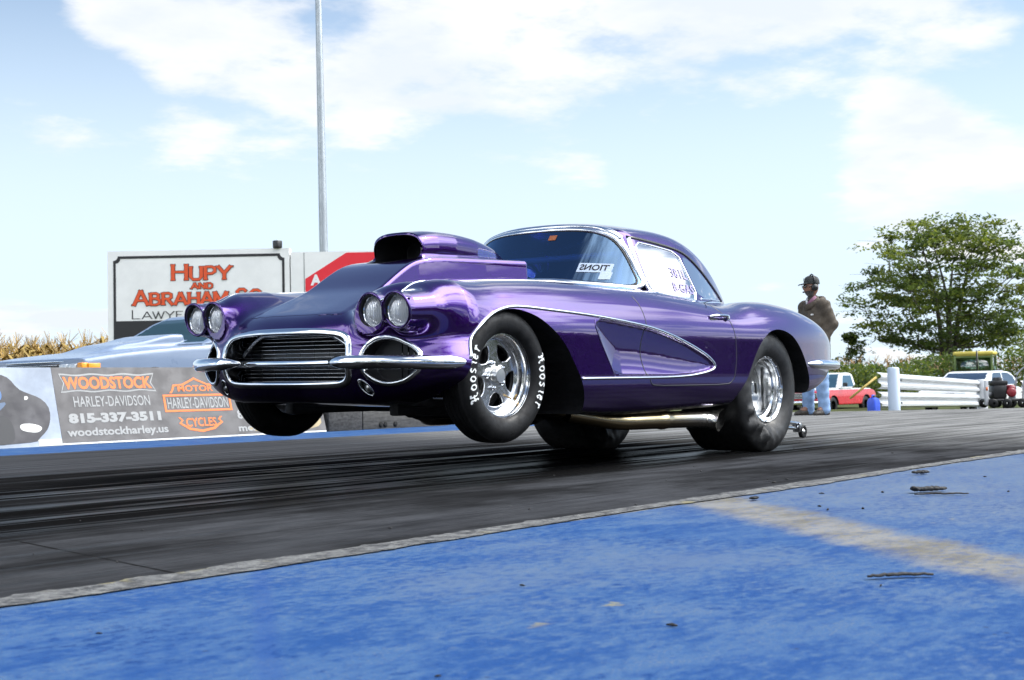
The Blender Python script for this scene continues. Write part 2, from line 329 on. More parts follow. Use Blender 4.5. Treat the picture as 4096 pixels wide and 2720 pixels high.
# ---------------------------------------------------------------- surface nets mesher for the implicit shapes
def grad(fn, p, e=.0015):
    x, y, z = p.T
    return np.stack([fn(x+e, y, z)-fn(x-e, y, z), fn(x, y+e, z)-fn(x, y-e, z), fn(x, y, z+e)-fn(x, y, z-e)], 1)/(2*e)
def newton(fn, p, n=3, sym=None, mx=.006):
    for _ in range(n):
        v = fn(*p.T); g = grad(fn, p); s = v/np.maximum((g*g).sum(1), .05)
        d = g*s[:, None]; L = np.linalg.norm(d, axis=1); d *= np.minimum(1, mx/np.maximum(L, 1e-9))[:, None]
        if sym is not None: d[sym, 1] = 0
        p = p-d
    return p
def mesh_sdf(fn, lo, hi, h, mirror=True, skin=None, cuts=(), B=8):
    lo = np.array(lo, float); hi = np.array(hi, float)
    if mirror: lo[1] = -h/2
    n = np.ceil((hi-lo)/h/B).astype(int)*B
    F = np.full(tuple(n+1), 1., np.float32)
    nb = n//B
    bi = np.stack(np.meshgrid(*[np.arange(k) for k in nb], indexing='ij'), -1).reshape(-1, 3)
    c = lo+(bi+.5)*B*h
    v = fn(*c.T); keep = np.abs(v) < B*h*.866*1.5+.01
    F[...] = 1.
    neg = bi[(~keep) & (v < 0)]
    for b in neg: i, j, k = b*B; F[i:i+B+1, j:j+B+1, k:k+B+1] = -1.
    off = np.stack(np.meshgrid(*[np.arange(B+1)]*3, indexing='ij'), -1).reshape(-1, 3)
    bk = bi[keep]
    for s in range(0, len(bk), 1500):
        q = bk[s:s+1500]; ix = (q[:, None, :]*B+off[None]).reshape(-1, 3)
        P = lo+ix*h; F[ix[:, 0], ix[:, 1], ix[:, 2]] = fn(*P.T)
    S = F < 0
    N0, N1, N2 = n
    cs = np.zeros((N0, N1, N2), np.int8)
    for a in (0, 1):
        for b in (0, 1):
            for d in (0, 1): cs += S[a:a+N0, b:b+N1, d:d+N2]
    act = np.argwhere((cs > 0) & (cs < 8))
    idx = -np.ones((N0, N1, N2), np.int64); idx[act[:, 0], act[:, 1], act[:, 2]] = np.arange(len(act))
    acc = np.zeros((len(act), 3)); cnt = np.zeros(len(act))
    cor = [(a, b, d) for a in (0, 1) for b in (0, 1) for d in (0, 1)]
    fv = {o: F[act[:, 0]+o[0], act[:, 1]+o[1], act[:, 2]+o[2]] for o in cor}
    for o in cor:
        for ax in range(3):
            if o[ax] == 0:
                o2 = tuple(o[i]+(i == ax) for i in range(3)); a, b = fv[o], fv[o2]
                m = (a < 0) != (b < 0)
                t = np.where(m, a/np.where(m, a-b, 1), 0)
                p = np.tile(np.array(o, float), (len(act), 1)); p[:, ax] = t
                acc[m] += p[m]; cnt[m] += 1
    V = lo+(act+acc/np.maximum(cnt, 1)[:, None])*h
    quads = []
    for ax in range(3):
        sl = [slice(1, None) if i != ax else slice(0, None) for i in range(3)]
        a1 = [(0, 0, 0), (1, 0, 0), (0, 1, 0), (0, 0, 1)]
        A = S[:-1] if ax == 0 else (S[:, :-1] if ax == 1 else S[:, :, :-1])
        Bm = S[1:] if ax == 0 else (S[:, 1:] if ax == 1 else S[:, :, 1:])
        e = np.argwhere(A != Bm)
        o1, o2 = [i for i in range(3) if i != ax]
        e = e[(e[:, o1] > 0) & (e[:, o2] > 0) & (e[:, o1] < n[o1]) & (e[:, o2] < n[o2])]
        def cell(d1, d2):
            c = e.copy(); c[:, o1] -= d1; c[:, o2] -= d2; return idx[c[:, 0], c[:, 1], c[:, 2]]
        q = np.stack([cell(1, 1), cell(0, 1), cell(0, 0), cell(1, 0)], 1)
        flip = A[e[:, 0], e[:, 1], e[:, 2]]
        if ax == 1: flip = ~flip
        q[~flip] = q[~flip][:, ::-1]
        quads.append(q)
    Q = np.vstack(quads); Q = Q[(Q >= 0).all(1)]
    sym = None
    if mirror:
        sym = act[:, 1] == 0; V[sym, 1] = 0
    V = newton(fn, V, 3, sym)
    return V, Q, sym
def snap(V, fa, fb, h, sym=None, it=6, k=.75):   # pull vertices near the curve fa=fb=0 exactly onto it
    va, vb = fa(*V.T), fb(*V.T)
    gb = np.linalg.norm(grad(fb, V), axis=1)
    m = (np.abs(va) < h*k) & (np.abs(vb) < h*k*np.maximum(gb, .2))
    if sym is not None: m &= ~sym
    P = V[m]
    for _ in range(it):
        for f in (fb, fa): P = newton(f, P, 1, mx=h*.5)
    ok = np.linalg.norm(P-V[m], axis=1) < h*1.4
    i = np.where(m)[0][ok]; V[i] = P[ok]
    return V
def mirror_mesh(V, Q, sym, N=None):
    n = len(V); mp = np.where(sym, np.arange(n), -1); k = np.where(~sym)[0]; mp[k] = n+np.arange(len(k))
    V2 = np.vstack([V, V[k]*[1, -1, 1]]); Q2 = np.vstack([Q, mp[Q][:, ::-1]])
    if N is None: return V2, Q2
    N2 = N.copy(); N2[sym, 1] = 0
    return V2, Q2, np.vstack([N2, N2[k]*[1, -1, 1]])
def take(V, Q, N, m):
    q = Q[m]; u, inv = np.unique(q.ravel(), return_inverse=True)
    return V[u], inv.reshape(-1, q.shape[1]), N[u]
# greenhouse skin: windshield, door glass, hardtop
ROOFT = spl([1.0, 1.25, 1.45, 1.7, 1.9, 2.1, 2.25, 2.4, 2.5, 2.58, 2.66], [1.30, 1.375, 1.418, 1.432, 1.426, 1.395, 1.338, 1.235, 1.11, .98, .80], .05)
def ws_x(ay, z):
    yw = .685-.42*np.clip(z-1.0, -.2, .45); t = np.clip(ay/yw, 0, 1.3)
    return 1.04+.77*(z-1.02)*(1-.75*t*t)+.37*t**2.4
def green0(x, y, z):
    ay = np.abs(y)
    u = np.maximum(z-.95, 0)
    w = .705-.05*(z-.95)-.42*u**1.2-.32*np.maximum(x-1.9, 0)**2
    f = smax(ay-w, z-(ROOFT(x)-.27*ay*ay), .055)
    f = smax(f, (ws_x(ay, z)-x)*.8, .03)
    return np.maximum(f, .80-z)
# ================================================================ the purple drag car
X0, YC, Z0, ROLL = 4.937, 4.91, .40, math.radians(-.85)
paint = mat('purple_paint', (.038, .003, .135), .20, .94, 1., .004); t = NT(paint)
t.b.inputs['Coat IOR'].default_value = 1.62
fl = t.noise(t.obj(), 900, 2, .5); t.set('Roughness', t.ramp(fl, .3, .7, .17, .27))
ghost = speckled('smoked_purple_flames', (.03, .012, .07), .25, .3, 6, .7, coat=1.)
chrome = mat('chrome', (.82, .84, .86), .06, 1.); dchrome = mat('shaded_chrome', (.50, .51, .53), .14, 1.); duct_m = mat('dark_duct', (.035, .035, .038), .3, .6); bowl_m = mat('darkened_chrome', (.20, .205, .215), .16, 1.)  # bowl_m: chrome darkened in its colour to dull the bowl
alu = speckled('polished_aluminium', (.78, .79, .80), .16, .06, 30, 1.)
alu_d = mat('machined_aluminium', (.62, .62, .61), .28, 1.)
black = speckled('black_underside', (.012, .012, .013), .6, .3, 9)
blackp = mat('black_plastic', (.01, .01, .011), .35)
tyre_m = speckled('tyre_rubber', (.009, .009, .0095), .55, .35, 14, 0., .2, spec=.2)
slick_m = speckled('slick_rubber', (.022, .022, .0225), .5, .4, 10, 0., .2, spec=.3)
white_l = mat('white_tyre_paint', (.72, .74, .74), .6)
inter = speckled('cockpit_black', (.02, .02, .024), .7, .3, 8)
exh = mat('heat_tinted_steel', (.6, .58, .54), .22, 1.); t = NT(exh)
ox = t.n('ShaderNodeSeparateXYZ', {0: t.obj()}).outputs[0]
tint = t.ramp(t.math('ADD', ox, t.math('MULTIPLY', t.noise(t.obj(), 9, 4), .25)), 1.55, 2.25)
t.set('Base Color', t.mix(tint, (.52, .41, .24), (.68, .66, .63)))
def glass_mat(name, tint, refl=.06, ior=1.5, rough=0., gc=(1, 1, 1)):
    m = bpy.data.materials.new(name); m.use_nodes = True; tr = m.node_tree; tr.nodes.clear()
    o = tr.nodes.new('ShaderNodeOutputMaterial'); mx = tr.nodes.new('ShaderNodeMixShader'); a = tr.nodes.new('ShaderNodeBsdfTransparent'); g = tr.nodes.new('ShaderNodeBsdfGlossy')
    f = tr.nodes.new('ShaderNodeFresnel'); f.inputs[0].default_value = ior; ad = tr.nodes.new('ShaderNodeMath'); ad.operation = 'ADD'; ad.inputs[1].default_value = refl; ad.use_clamp = True
    a.inputs[0].default_value = (*tint, 1); g.inputs['Roughness'].default_value = rough; g.inputs[0].default_value = (*gc, 1)
    l = tr.links.new; l(f.outputs[0], ad.inputs[0]); l(ad.outputs[0], mx.inputs[0]); l(a.outputs[0], mx.inputs[1]); l(g.outputs[0], mx.inputs[2]); l(mx.outputs[0], o.inputs[0])
    return m
ws_glass = glass_mat('sky_tinted_windshield', (.16, .30, .70), .20, gc=(.42, .66, 1.)); side_glass = glass_mat('side_window_glass', (.88, .90, .93), .45); rear_glass = glass_mat('rear_window_glass', (.35, .42, .55), .05)  # windshield tint, with the mirrored sky's blue also put in its colours

car = thing('drag_car', 'metallic purple two-seat drag car with chrome trim, lifting its front wheels off the track', 'car', (X0, YC+Z0*math.sin(-ROLL), Z0-Z0*math.cos(ROLL)))
car.rotation_euler = (-ROLL, 0, 0)
def cmesh(name, g, m, parent=car, N=None, smooth=True, angle=None):     # car frame has y to the left: mirror into a right-handed frame
    V = np.asarray(g[0], float)*[1, -1, 1]; F = g[1]
    F = F[:, ::-1] if isinstance(F, np.ndarray) else flipf(F)
    if N is not None: N = np.asarray(N)*[1, -1, 1]
    return mesh_obj(name, (V, F), m, parent, smooth, N, angle)
def flipy(g): return np.asarray(g[0])*[1, -1, 1], flipf(g[1])
def both(g): return join(g, flipy(g))
# ---- openings cut out of the body
GRILLE = smooth_closed([(-.41, .698), (-.34, .714), (-.2, .722), (0, .724), (.2, .722), (.34, .714), (.41, .698), (.44, .668), (.45, .61), (.45, .545), (.437, .50), (.40, .474), (.30, .467), (0, .466), (-.3, .467), (-.40, .474), (-.437, .5), (-.45, .545), (-.45, .61), (-.44, .668)], 200, 1)
SIDEO = smooth_closed([(.511, .611), (.533, .650), (.567, .675), (.603, .687), (.645, .686), (.690, .668), (.735, .640), (.772, .603), (.775, .545), (.715, .492), (.66, .474), (.61, .472), (.563, .488), (.528, .519), (.511, .56)], 120, 1)
grD = Poly2(GRILLE, (-.6, .35), (.6, .85)); soD = Poly2(SIDEO, (.3, .35), (.95, .85))
def c_grille(x, y, z): return np.maximum(grD(y, z), x+.50)
def c_sideo(x, y, z): ay = np.abs(y); return np.maximum(soD(ay, z), x-nose_x(ay, .6)-.10)
def c_lamp(x, y, z):
    ay = np.abs(y); return np.maximum(np.minimum(np.hypot(ay-.566, z-.807), np.hypot(ay-.724, z-.807))-.0735, x+.580)
def c_fog(x, y, z):
    ay = np.abs(y); a, b = ay-.507, z-.456; u = a*.53-b*.848; v = a*.848+b*.53
    return np.maximum((np.hypot(u/.042, v/.024)-1)*.026, x+.52)
def c_archf(x, y, z): ay = np.abs(y); return np.maximum(np.maximum(archFD(x, z), .52-ay), z-1.2)
def c_archr(x, y, z): ay = np.abs(y); return np.maximum(archRD(x, z), .40-ay)
def c_cab(x, y, z):
    ay = np.abs(y); a = np.maximum(np.abs(x-1.78)-.50, 0); b = np.maximum(ay-.50, 0)
    return np.maximum(np.hypot(a, b)-.12, .50-z)
CUTS = [('grille', c_grille), ('sideo', c_sideo), ('lamp', c_lamp), ('fog', c_fog), ('archf', c_archf), ('archr', c_archr), ('cab', c_cab)]
def cutf(x, y, z):
    c = CUTS[0][1](x, y, z)
    for _, f in CUTS[1:]: c = np.minimum(c, f(x, y, z))
    return -c
def bodyf(x, y, z): return np.maximum(body0(x, y, z), cutf(x, y, z))
H = .0085
V, Q, sym = mesh_sdf(bodyf, (-.86, 0, .2), (3.95, 1.0, 1.10), H)
V = snap(V, body0, cutf, H, sym)
DOOR = smooth_closed([(1.118, .975), (1.162, .877), (1.175, .773), (1.155, .682), (1.154, .592), (1.188, .495), (1.203, .458), (1.242, .443), (1.6, .441), (2.044, .441), (2.092, .462), (2.118, .50), (2.136, .596), (2.127, .75), (2.091, .833), (2.01, .90), (1.97, .99), (1.97, 1.15), (1.1, 1.15), (1.1, 1.0)], 200, 1)
doorD = Poly2(DOOR, (.9, .3), (2.4, 1.2))
def doorf(x, y, z): return np.maximum(doorD(x, z), .60-np.abs(y))
V = snap(V, body0, doorf, H, sym)
c = V[Q].mean(1); dcut = cutf(*c.T)-body0(*c.T); skin = dcut < 0
N = grad(body0, V); N /= np.linalg.norm(N, axis=1)[:, None]
Ncut = grad(cutf, V); Ncut /= np.maximum(np.linalg.norm(Ncut, axis=1), 1e-6)[:, None]
ind = doorf(*c.T) < 0
nz = N[Q].mean(1)[:, 2]
under = skin & (nz < -.75) & (c[:, 2] < .47) & (c[:, 0] > -.3)
def emit(name, m, mask, NN, parent=car, mirror=True, side=0):
    v, q, n = take(V, Q, NN, mask)
    if mirror:
        s = np.abs(v[:, 1]) < 1e-7; v, q, n = mirror_mesh(v, q, s, n)
    elif side < 0: v = v*[1, -1, 1]; q = q[:, ::-1]; n = n*[1, -1, 1]
    return cmesh(name, (v, q), m, parent, n)
emit('body', paint, skin & ~ind & ~under, N)
emit('underbody', black, under & ~ind, N)
door_l = emit('door', paint, skin & ind, N, mirror=False); door_r = emit('door', paint, skin & ind, N, mirror=False, side=-1)
which = np.argmin(np.stack([f(*c.T) for _, f in CUTS]), 0); cut = ~skin
emit('grille_bowl', bowl_m, cut & (which == 0), Ncut)

for sd in (1, -1): emit('air_intake', duct_m, cut & (which == 1), Ncut, mirror=False, side=sd)

for sd in (1, -1):
    emit('lamp_bucket', blackp, cut & (which == 2), Ncut, mirror=False, side=sd); emit('fog_lamp_bowl', dchrome, cut & (which == 3), Ncut, mirror=False, side=sd)
for sd in (1, -1):
    for wi in (4, 5): emit('wheel_well', black, cut & (which == wi), Ncut, mirror=False, side=sd)
emit('cockpit', inter, cut & (which == 6), Ncut)
# ---- points on the body surface
def on_side(xz, off=0., fn=body0, y0=1.05, y1=.2):
    xz = np.array(xz, float); ys = np.linspace(y0, y1, 400); P = np.stack([np.repeat(xz[:, :1], 400, 1), np.tile(ys, (len(xz), 1)), np.repeat(xz[:, 1:2], 400, 1)], -1)
    v = fn(*P.reshape(-1, 3).T).reshape(len(xz), 400); i = np.clip((v < 0).argmax(1), 1, 399); r = np.arange(len(xz))
    a, b = v[r, i-1], v[r, i]; y = ys[i-1]+(ys[i]-ys[i-1])*a/np.where(a-b == 0, 1, a-b)
    p = np.stack([xz[:, 0], y, xz[:, 1]], 1); n = grad(fn, p); n /= np.linalg.norm(n, axis=1)[:, None]
    return p+n*off, n
def on_front(yz, off=0., fn=body0, x0=-1.0, x1=0.2):
    yz = np.array(yz, float); xs = np.linspace(x0, x1, 500); P = np.stack([np.tile(xs, (len(yz), 1)), np.repeat(yz[:, :1], 500, 1), np.repeat(yz[:, 1:2], 500, 1)], -1)
    v = fn(*P.reshape(-1, 3).T).reshape(len(yz), 500); i = np.clip((v < 0).argmax(1), 1, 499); r = np.arange(len(yz))
    a, b = v[r, i-1], v[r, i]; x = xs[i-1]+(xs[i]-xs[i-1])*a/np.where(a-b == 0, 1, a-b)
    p = np.stack([x, yz[:, 0], yz[:, 1]], 1); n = grad(fn, p); n /= np.linalg.norm(n, axis=1)[:, None]
    return p+n*off, n
def on_top(xy, off=0., fn=body0, z0=1.6, z1=.5):
    xy = np.array(xy, float); zs = np.linspace(z0, z1, 500); P = np.stack([np.repeat(xy[:, :1], 500, 1), np.repeat(xy[:, 1:2], 500, 1), np.tile(zs, (len(xy), 1))], -1)
    v = fn(*P.reshape(-1, 3).T).reshape(len(xy), 500); i = np.clip((v < 0).argmax(1), 1, 499); r = np.arange(len(xy))
    a, b = v[r, i-1], v[r, i]; z = zs[i-1]+(zs[i]-zs[i-1])*a/np.where(a-b == 0, 1, a-b)
    p = np.stack([xy[:, 0], xy[:, 1], z], 1); n = grad(fn, p); n /= np.linalg.norm(n, axis=1)[:, None]
    return p+n*off, n
# ---- side trim: one chrome line from the bumper over the wheel arch, round the cove and back to the arch
TRIM = [(-.345, .585), (-.322, .640), (-.292, .690), (-.228, .750), (-.154, .794), (-.089, .818), (-.022, .834), (.046, .841), (.144, .840), (.307, .832), (.519, .823), (.742, .81), (.976, .79), (1.173, .771), (1.351, .742), (1.55, .695), (1.701, .65), (1.814, .61), (1.880, .570), (1.893, .548), (1.858, .529), (1.754, .511), (1.614, .497), (1.412, .490), (1.193, .489), (.852, .489), (.548, .488)]
def strip_obj(name, pts2, fn, ra, rb, m, parent=car, sides=(1, -1), proj=on_side, n=200, **k):
    p, nn = proj(smooth_open(pts2, n), .0, fn)
    for sgn in sides:
        g = tube(p, ra, rb, nn, 8, **k)
        cmesh(name, g if sgn > 0 else flipy(g), m, parent)
def bodyflat(x, y, z):                            # body without the cove step, so that the trim sits proud of it
    return body0(x, y, z)
strip_obj('side_trim', TRIM, body0, .0085, .010, chrome)
# shut lines of the doors, each a thin dark strip drawn for the shade of the gap
for dr, sgn in ((door_l, 1), (door_r, -1)):
    line = resample(np.array([q for q in DOOR if q[1] < .955]), 200)
    line = np.array([q for q in DOOR if q[1] < .945]); k0 = np.argmax(np.linalg.norm(np.diff(np.vstack([line, line[:1]]), axis=0), axis=1))
    line = resample(np.roll(line, -(k0+1), 0), 160)
    p, nn = on_side(line)
    g = tube(p, .0042, .0014, nn, 6); cmesh('shut_line', g if sgn > 0 else flipy(g), blackp, dr)
    # pull handle with its dark recess
    p, nn = on_side([(1.875, .842), (2.075, .842)])
    hp = resample(np.array([p[0]+nn[0]*.004, p[0]*.8+p[1]*.2+nn[0]*.026, p[1]*.8+p[0]*.2+nn[0]*.028, p[1]+nn[0]*.006]), 12)
    g = join(tube(hp, [.006]+[.011]*10+[.008], .009, (0, 0, 1), 8), lathe([(0, .022), (.017, .02), (.017, 0)], 16, 1, p[1]*.94+p[0]*.06))
    cmesh('door_handle', g if sgn > 0 else flipy(g), chrome, dr, angle=50)
    g = tube(resample(np.array([p[0]+nn[0]*.002-[0, 0, .012], p[1]+nn[0]*.002-[0, 0, .012]]), 8), .013, .003, nn[0], 8)
    cmesh('handle_recess', g if sgn > 0 else flipy(g), blackp, dr)
# dark smoked panel with a clean front edge inside the cove
PANEL = smooth_closed([(.684, .796), (.69, .755), (.717, .69), (.773, .611), (.842, .515), (.846, .508), (.88, .505), (.83, .58), (.78, .66), (.76, .72), (.775, .785)], 120, 1)
edge = smooth_open([(.690, .797), (.680, .765), (.690, .735), (.717, .688), (.773, .609), (.852, .500)], 60)
p, nn = on_side(edge+[-.004, 0]); 
for s in (1, -1):
    g = tube(p, .0045, .003, nn, 6); cmesh('vent_edge', g if s > 0 else flipy(g), paint)
# ---- front end
p, nn = on_front(GRILLE)
cmesh('grille_surround', tube(p, .0185, .011, nn, 10, closed=True), chrome)
gb = []
for zi in [.486, .505, .524, .543] + [.602, .621, .640, .659, .678, .696]:
    hw = max([abs(q[0]) for q in GRILLE if abs(q[1]-zi) < .012])
    gb.append(tube([(-.575+.16*yy*yy, yy, zi) for yy in np.linspace(-hw, hw, 40)], .0035, .0026, (0, 0, 1), 6))
cmesh('grille_slats', join(*gb), dchrome)
gv = [tube([(-.558+.16*yy*yy, yy, .475), (-.558+.16*yy*yy, yy, .71)], .002, k=5) for yy in np.arange(-.4, .41, .1)]
cmesh('grille_uprights', join(*gv), blackp)
cmesh('grille_backing', prism([(q[0]*1.02, q[1]) for q in GRILLE], 0, -.53, -.51), blackp)
cmesh('grille_arch', tube([(-.60+.16*yy*yy, yy, .712-.9*max(abs(yy)-.22, 0)**1.6*1.6) for yy in np.linspace(-.415, .415, 60)], .012, .007, (1, 0, 0), 8), dchrome)
cmesh('centre_bar', tube([(-.625+.16*yy*yy, yy, .572) for yy in np.linspace(-.43, .43, 40)], .013, .020, (0, 0, 1), 12), chrome)
for sgn in (1, -1):
    p, nn = on_front(SIDEO); g = tube(p, .0125, .009, nn, 10, closed=True)
    cmesh('intake_surround', g if sgn > 0 else flipy(g), chrome)
    # inner bezel and mesh of the intake
    ring = [(-.575+.62*max(a-.56, 0)**1.4+.02, a, b) for a, b in (SIDEO-[.645, .582])*[.62, .62]+[.665, .585]]
    g = join(*[tube([(-.53+.3*max(a-.56, 0), a, .50), (-.53+.3*max(a-.56, 0), a, .66)], .003, k=5) for a in np.arange(.58, .76, .03)]); cmesh('intake_slats', g if sgn > 0 else flipy(g), bowl_m)
    # fog lamp
    th = np.linspace(0, 2*np.pi, 41)[:-1]; e = np.stack([.507+.53*.041*np.cos(th)+.848*.024*np.sin(th), .456-.848*.041*np.cos(th)+.53*.024*np.sin(th)], 1)
    p, nn = on_front(e); g = tube(p, .0045, .004, nn, 8, closed=True); cmesh('fog_lamp_ring', g if sgn > 0 else flipy(g), chrome)
    cen, nn = on_front([(.512, .450)], -.014); g = lathe([(0, -.012), (.01, -.011), (.018, -.006), (.022, 0)], 24, 0, cen[0]); cmesh('fog_lamp', g if sgn > 0 else flipy(g), alu_d)
    # bumper
    bp = smooth_open([(-.660, .312, .576), (-.690, .37, .575), (-.698, .45, .574), (-.680, .56, .573), (-.645, .66, .572), (-.590, .76, .571), (-.520, .835, .570), (-.44, .878, .569), (-.318, .905, .567)], 70)
    tt = np.linspace(0, 1, 70); ht = .031*np.minimum(1, np.sqrt(np.clip(tt/.16, 0, 1)))*np.clip((1-tt)/.16, .0, 1)**.5+.0015
    g = tube(bp, ht*.85, ht, (0, 0, 1), 16); cmesh('front_bumper', g if sgn > 0 else flipy(g), chrome)
    # teardrop between the lamps and the strip along the fender top
    cx = np.linspace(-.645, 1.15, 120); p, nn = on_top(np.stack([cx, np.where(cx < -.45, .640, CRESTY(cx)-.0)*0+np.interp(cx, [-.65, -.3, .2, 1.2], [.640, .668, .688, .715])], 1))
    w = np.interp(cx, [-.645, -.62, -.56, -.50, 1.15], [.010, .016, .012, .0038, .0038])
    g = tube(p, w, np.interp(cx, [-.645, -.62, -.56, -.5, 1.15], [.006, .014, .010, .003, .003]), nn, 8); cmesh('fender_strip', g if sgn > 0 else flipy(g), chrome)
# headlights: domed ribbed lens over a bright reflector, chrome ring
lens_m = glass_mat('ribbed_lens', (.93, .96, 1), .07)
lt = lens_m.node_tree; bp_ = lt.nodes.new('ShaderNodeBump'); wv = lt.nodes.new('ShaderNodeTexWave'); wv.bands_direction = 'Y'; wv.inputs['Scale'].default_value = 28; wv.inputs['Distortion'].default_value = 1.2
ltc = lt.nodes.new('ShaderNodeTexCoord'); lt.links.new(ltc.outputs['Object'], wv.inputs['Vector']); lt.links.new(wv.outputs['Fac'], bp_.inputs['Height']); bp_.inputs['Strength'].default_value = .8; bp_.inputs['Distance'].default_value = .004
for q in lt.nodes:
    if q.type == 'BSDF_GLOSSY': lt.links.new(bp_.outputs[0], q.inputs['Normal']); q.inputs['Roughness'].default_value = .08
fb = lt.nodes.new('ShaderNodeBsdfDiffuse'); fb.inputs[0].default_value = (.86, .90, .95, 1); fm = lt.nodes.new('ShaderNodeMixShader'); fm.inputs[0].default_value = .45; lo_ = [q for q in lt.nodes if q.type == 'OUTPUT_MATERIAL'][0]; pm = [q for q in lt.nodes if q.type == 'MIX_SHADER' and q != fm][0]  # white diffuse mixed in to brighten the lens, standing for the lit reflector
lt.links.new(pm.outputs[0], fm.inputs[1]); lt.links.new(fb.outputs[0], fm.inputs[2]); lt.links.new(fm.outputs[0], lo_.inputs[0]); lt.links.new(bp_.outputs[0], fb.inputs['Normal'])
refl_m = mat('lamp_reflector', (.90, .92, .95), .30, .35); t = NT(refl_m)
wv = t.n('ShaderNodeTexWave', {'Vector': t.obj(), 'Scale': 24., 'Distortion': 2.5, 'Detail': 2.}, bands_direction='Y'); t.bump(wv.outputs['Fac'], .35, .004)
for yo in (.724, .566, -.566, -.724):
    g = lathe([(.0725, -.634), (.0745, -.630), (.0745, -.612), (.069, -.610), (.068, -.620), (.069, -.630), (.0725, -.634)], 48, 0, (.022, yo, .807))
    hl = cmesh('headlight', g, chrome)
    cmesh('lens', lathe([(0, -.644), (.02, -.643), (.04, -.639), (.058, -.631), (.0695, -.621)], 48, 0, (.022, yo, .807)), lens_m, hl)
    cmesh('lamp_bezel', tube([(-.6285-.2*(.0805*math.sin(a)), yo+.0805*math.cos(a), .807+.0805*math.sin(a)) for a in np.linspace(0, 2*np.pi, 48, endpoint=False)], .0075, .008, (1, 0, 0), 10, closed=True), paint, hl)
    cmesh('reflector', lathe([(.0700, -.620), (.064, -.604), (.05, -.588), (.03, -.577), (.012, -.573), (0, -.573)], 48, 0, (.022, yo, .807)), refl_m, hl)
# ---- hood scoop: tapering plinth with a wide oval-mouthed scoop on it
PT = spl([-.48, -.40, -.273, -.13, -.033, .06, .16, .3, .6, .85, 1.2], [.84, .885, .950, 1.040, 1.092, 1.115, 1.124, 1.130, 1.138, 1.145, 1.15], .03)
def plinth(x, y, z):
    ay = np.abs(y); w = np.interp(x, [-.5, -.2, 0, .5, .85, 1.0], [.275, .268, .265, .295, .325, .34])+.10*np.maximum(1.10-z, 0)**1.0*.6
    f = smax(ay-w, z-PT(x)+.04*ay*ay, .022); return smax(f, x-.83, .02)
ST = spl([.10, .2, .35, .5, .7, .85, .95, 1.02, 1.1], [1.262, 1.278, 1.284, 1.280, 1.255, 1.215, 1.175, 1.14, 1.09], .02)
def scoop0(x, y, z):
    ay = np.abs(y); zt = ST(x); zl = np.interp(x, [.1, .3, 1.1], [1.080, 1.098, 1.10]); zc = (zt+zl)/2; hh = np.maximum((zt-zl)/2, .004)
    w = np.interp(x, [.1, .14, .25, .4, .6, .8, .95, 1.03], [.172, .178, .182, .178, .155, .115, .06, .02])
    r = ((np.abs(ay/w))**3+np.abs((z-zc)/hh)**3)**(1/3.)
    return np.maximum((r-1)*np.minimum(w, hh)*.9, .118+.05*(1.262-z)-x)
def bulge0(x, y, z): return np.maximum(smin(plinth(x, y, z), body0(x, y, z)+.0, .09), -9)
def scoop_all(x, y, z):
    a = smin(plinth(x, y, z), scoop0(x, y, z), .03)
    return smin(a, body0(x, y, z), .055)
def c_mouth(x, y, z):
    ay = np.abs(y); zc, hh = 1.173, .0795-.06*np.clip(x-.14, 0, .3); r = ((np.abs(ay/(.171-.19*np.clip(x-.14, 0, .3))))**2.8+np.abs((z-zc)/hh)**2.8)**(1/2.8)
    return np.maximum((r-1)*.07, x-.34)
def s_cut(x, y, z): return -c_mouth(x, y, z)
def s_skin(x, y, z): return np.maximum(scoop_all(x, y, z), .80-z)
def scoopf(x, y, z): return np.maximum(s_skin(x, y, z), s_cut(x, y, z))
V, Q, sym = mesh_sdf(scoopf, (-.62, 0, .78), (1.14, .62, 1.33), .008)
V = snap(V, s_skin, s_cut, .008, sym)
c = V[Q].mean(1); N = grad(scoop_all, V); N /= np.linalg.norm(N, axis=1)[:, None]; Ncut = grad(s_cut, V); Ncut /= np.maximum(np.linalg.norm(Ncut, axis=1), 1e-6)[:, None]
skin = s_cut(*c.T) < s_skin(*c.T); proud = body0(*c.T)-scoop_all(*c.T) > .0005
keep = skin & proud & (scoop_all(*c.T) > -.02)
hs = emit('hood_scoop', paint, keep, N); emit('scoop_mouth', blackp, ~skin, Ncut, hs)
# ---- greenhouse: skin of the hardtop with its windows cut out as separate glass
V, Q, sym = mesh_sdf(green0, (.95, 0, .80), (2.75, .80, 1.47), .008)
WS = smooth_closed([(-.682, 1.012), (-.66, .998), (-.582, 1.012), (-.5, 1.022), (-.376, 1.038), (-.25, 1.05), (0, 1.055), (.25, 1.05), (.376, 1.038), (.5, 1.022), (.582, 1.012), (.66, .998), (.682, 1.012), (.676, 1.04), (.648, 1.093), (.615, 1.153), (.568, 1.229), (.515, 1.289), (.463, 1.322), (.395, 1.346), (.287, 1.360), (.122, 1.367), (-.122, 1.367), (-.287, 1.36), (-.395, 1.346), (-.463, 1.322), (-.515, 1.289), (-.568, 1.229), (-.615, 1.153), (-.648, 1.093), (-.676, 1.04)], 240, 1)
DG = smooth_closed([(1.490, 1.279), (1.696, 1.266), (1.929, 1.240), (1.951, 1.129), (2.005, .950), (1.845, .952), (1.643, .968), (1.538, .978), (1.503, .999), (1.490, 1.058), (1.484, 1.155)], 160, 1)
QG = smooth_closed([(1.962, 1.222), (1.99, 1.068), (2.030, .965), (2.350, .965), (2.262, 1.043), (2.150, 1.133), (2.043, 1.206)], 120, 1)
wsD = Poly2(WS, (-.9, .8), (.9, 1.5)); dgD = Poly2(DG, (1.2, .8), (2.3, 1.45)); qgD = Poly2(QG, (1.7, .8), (2.7, 1.45))
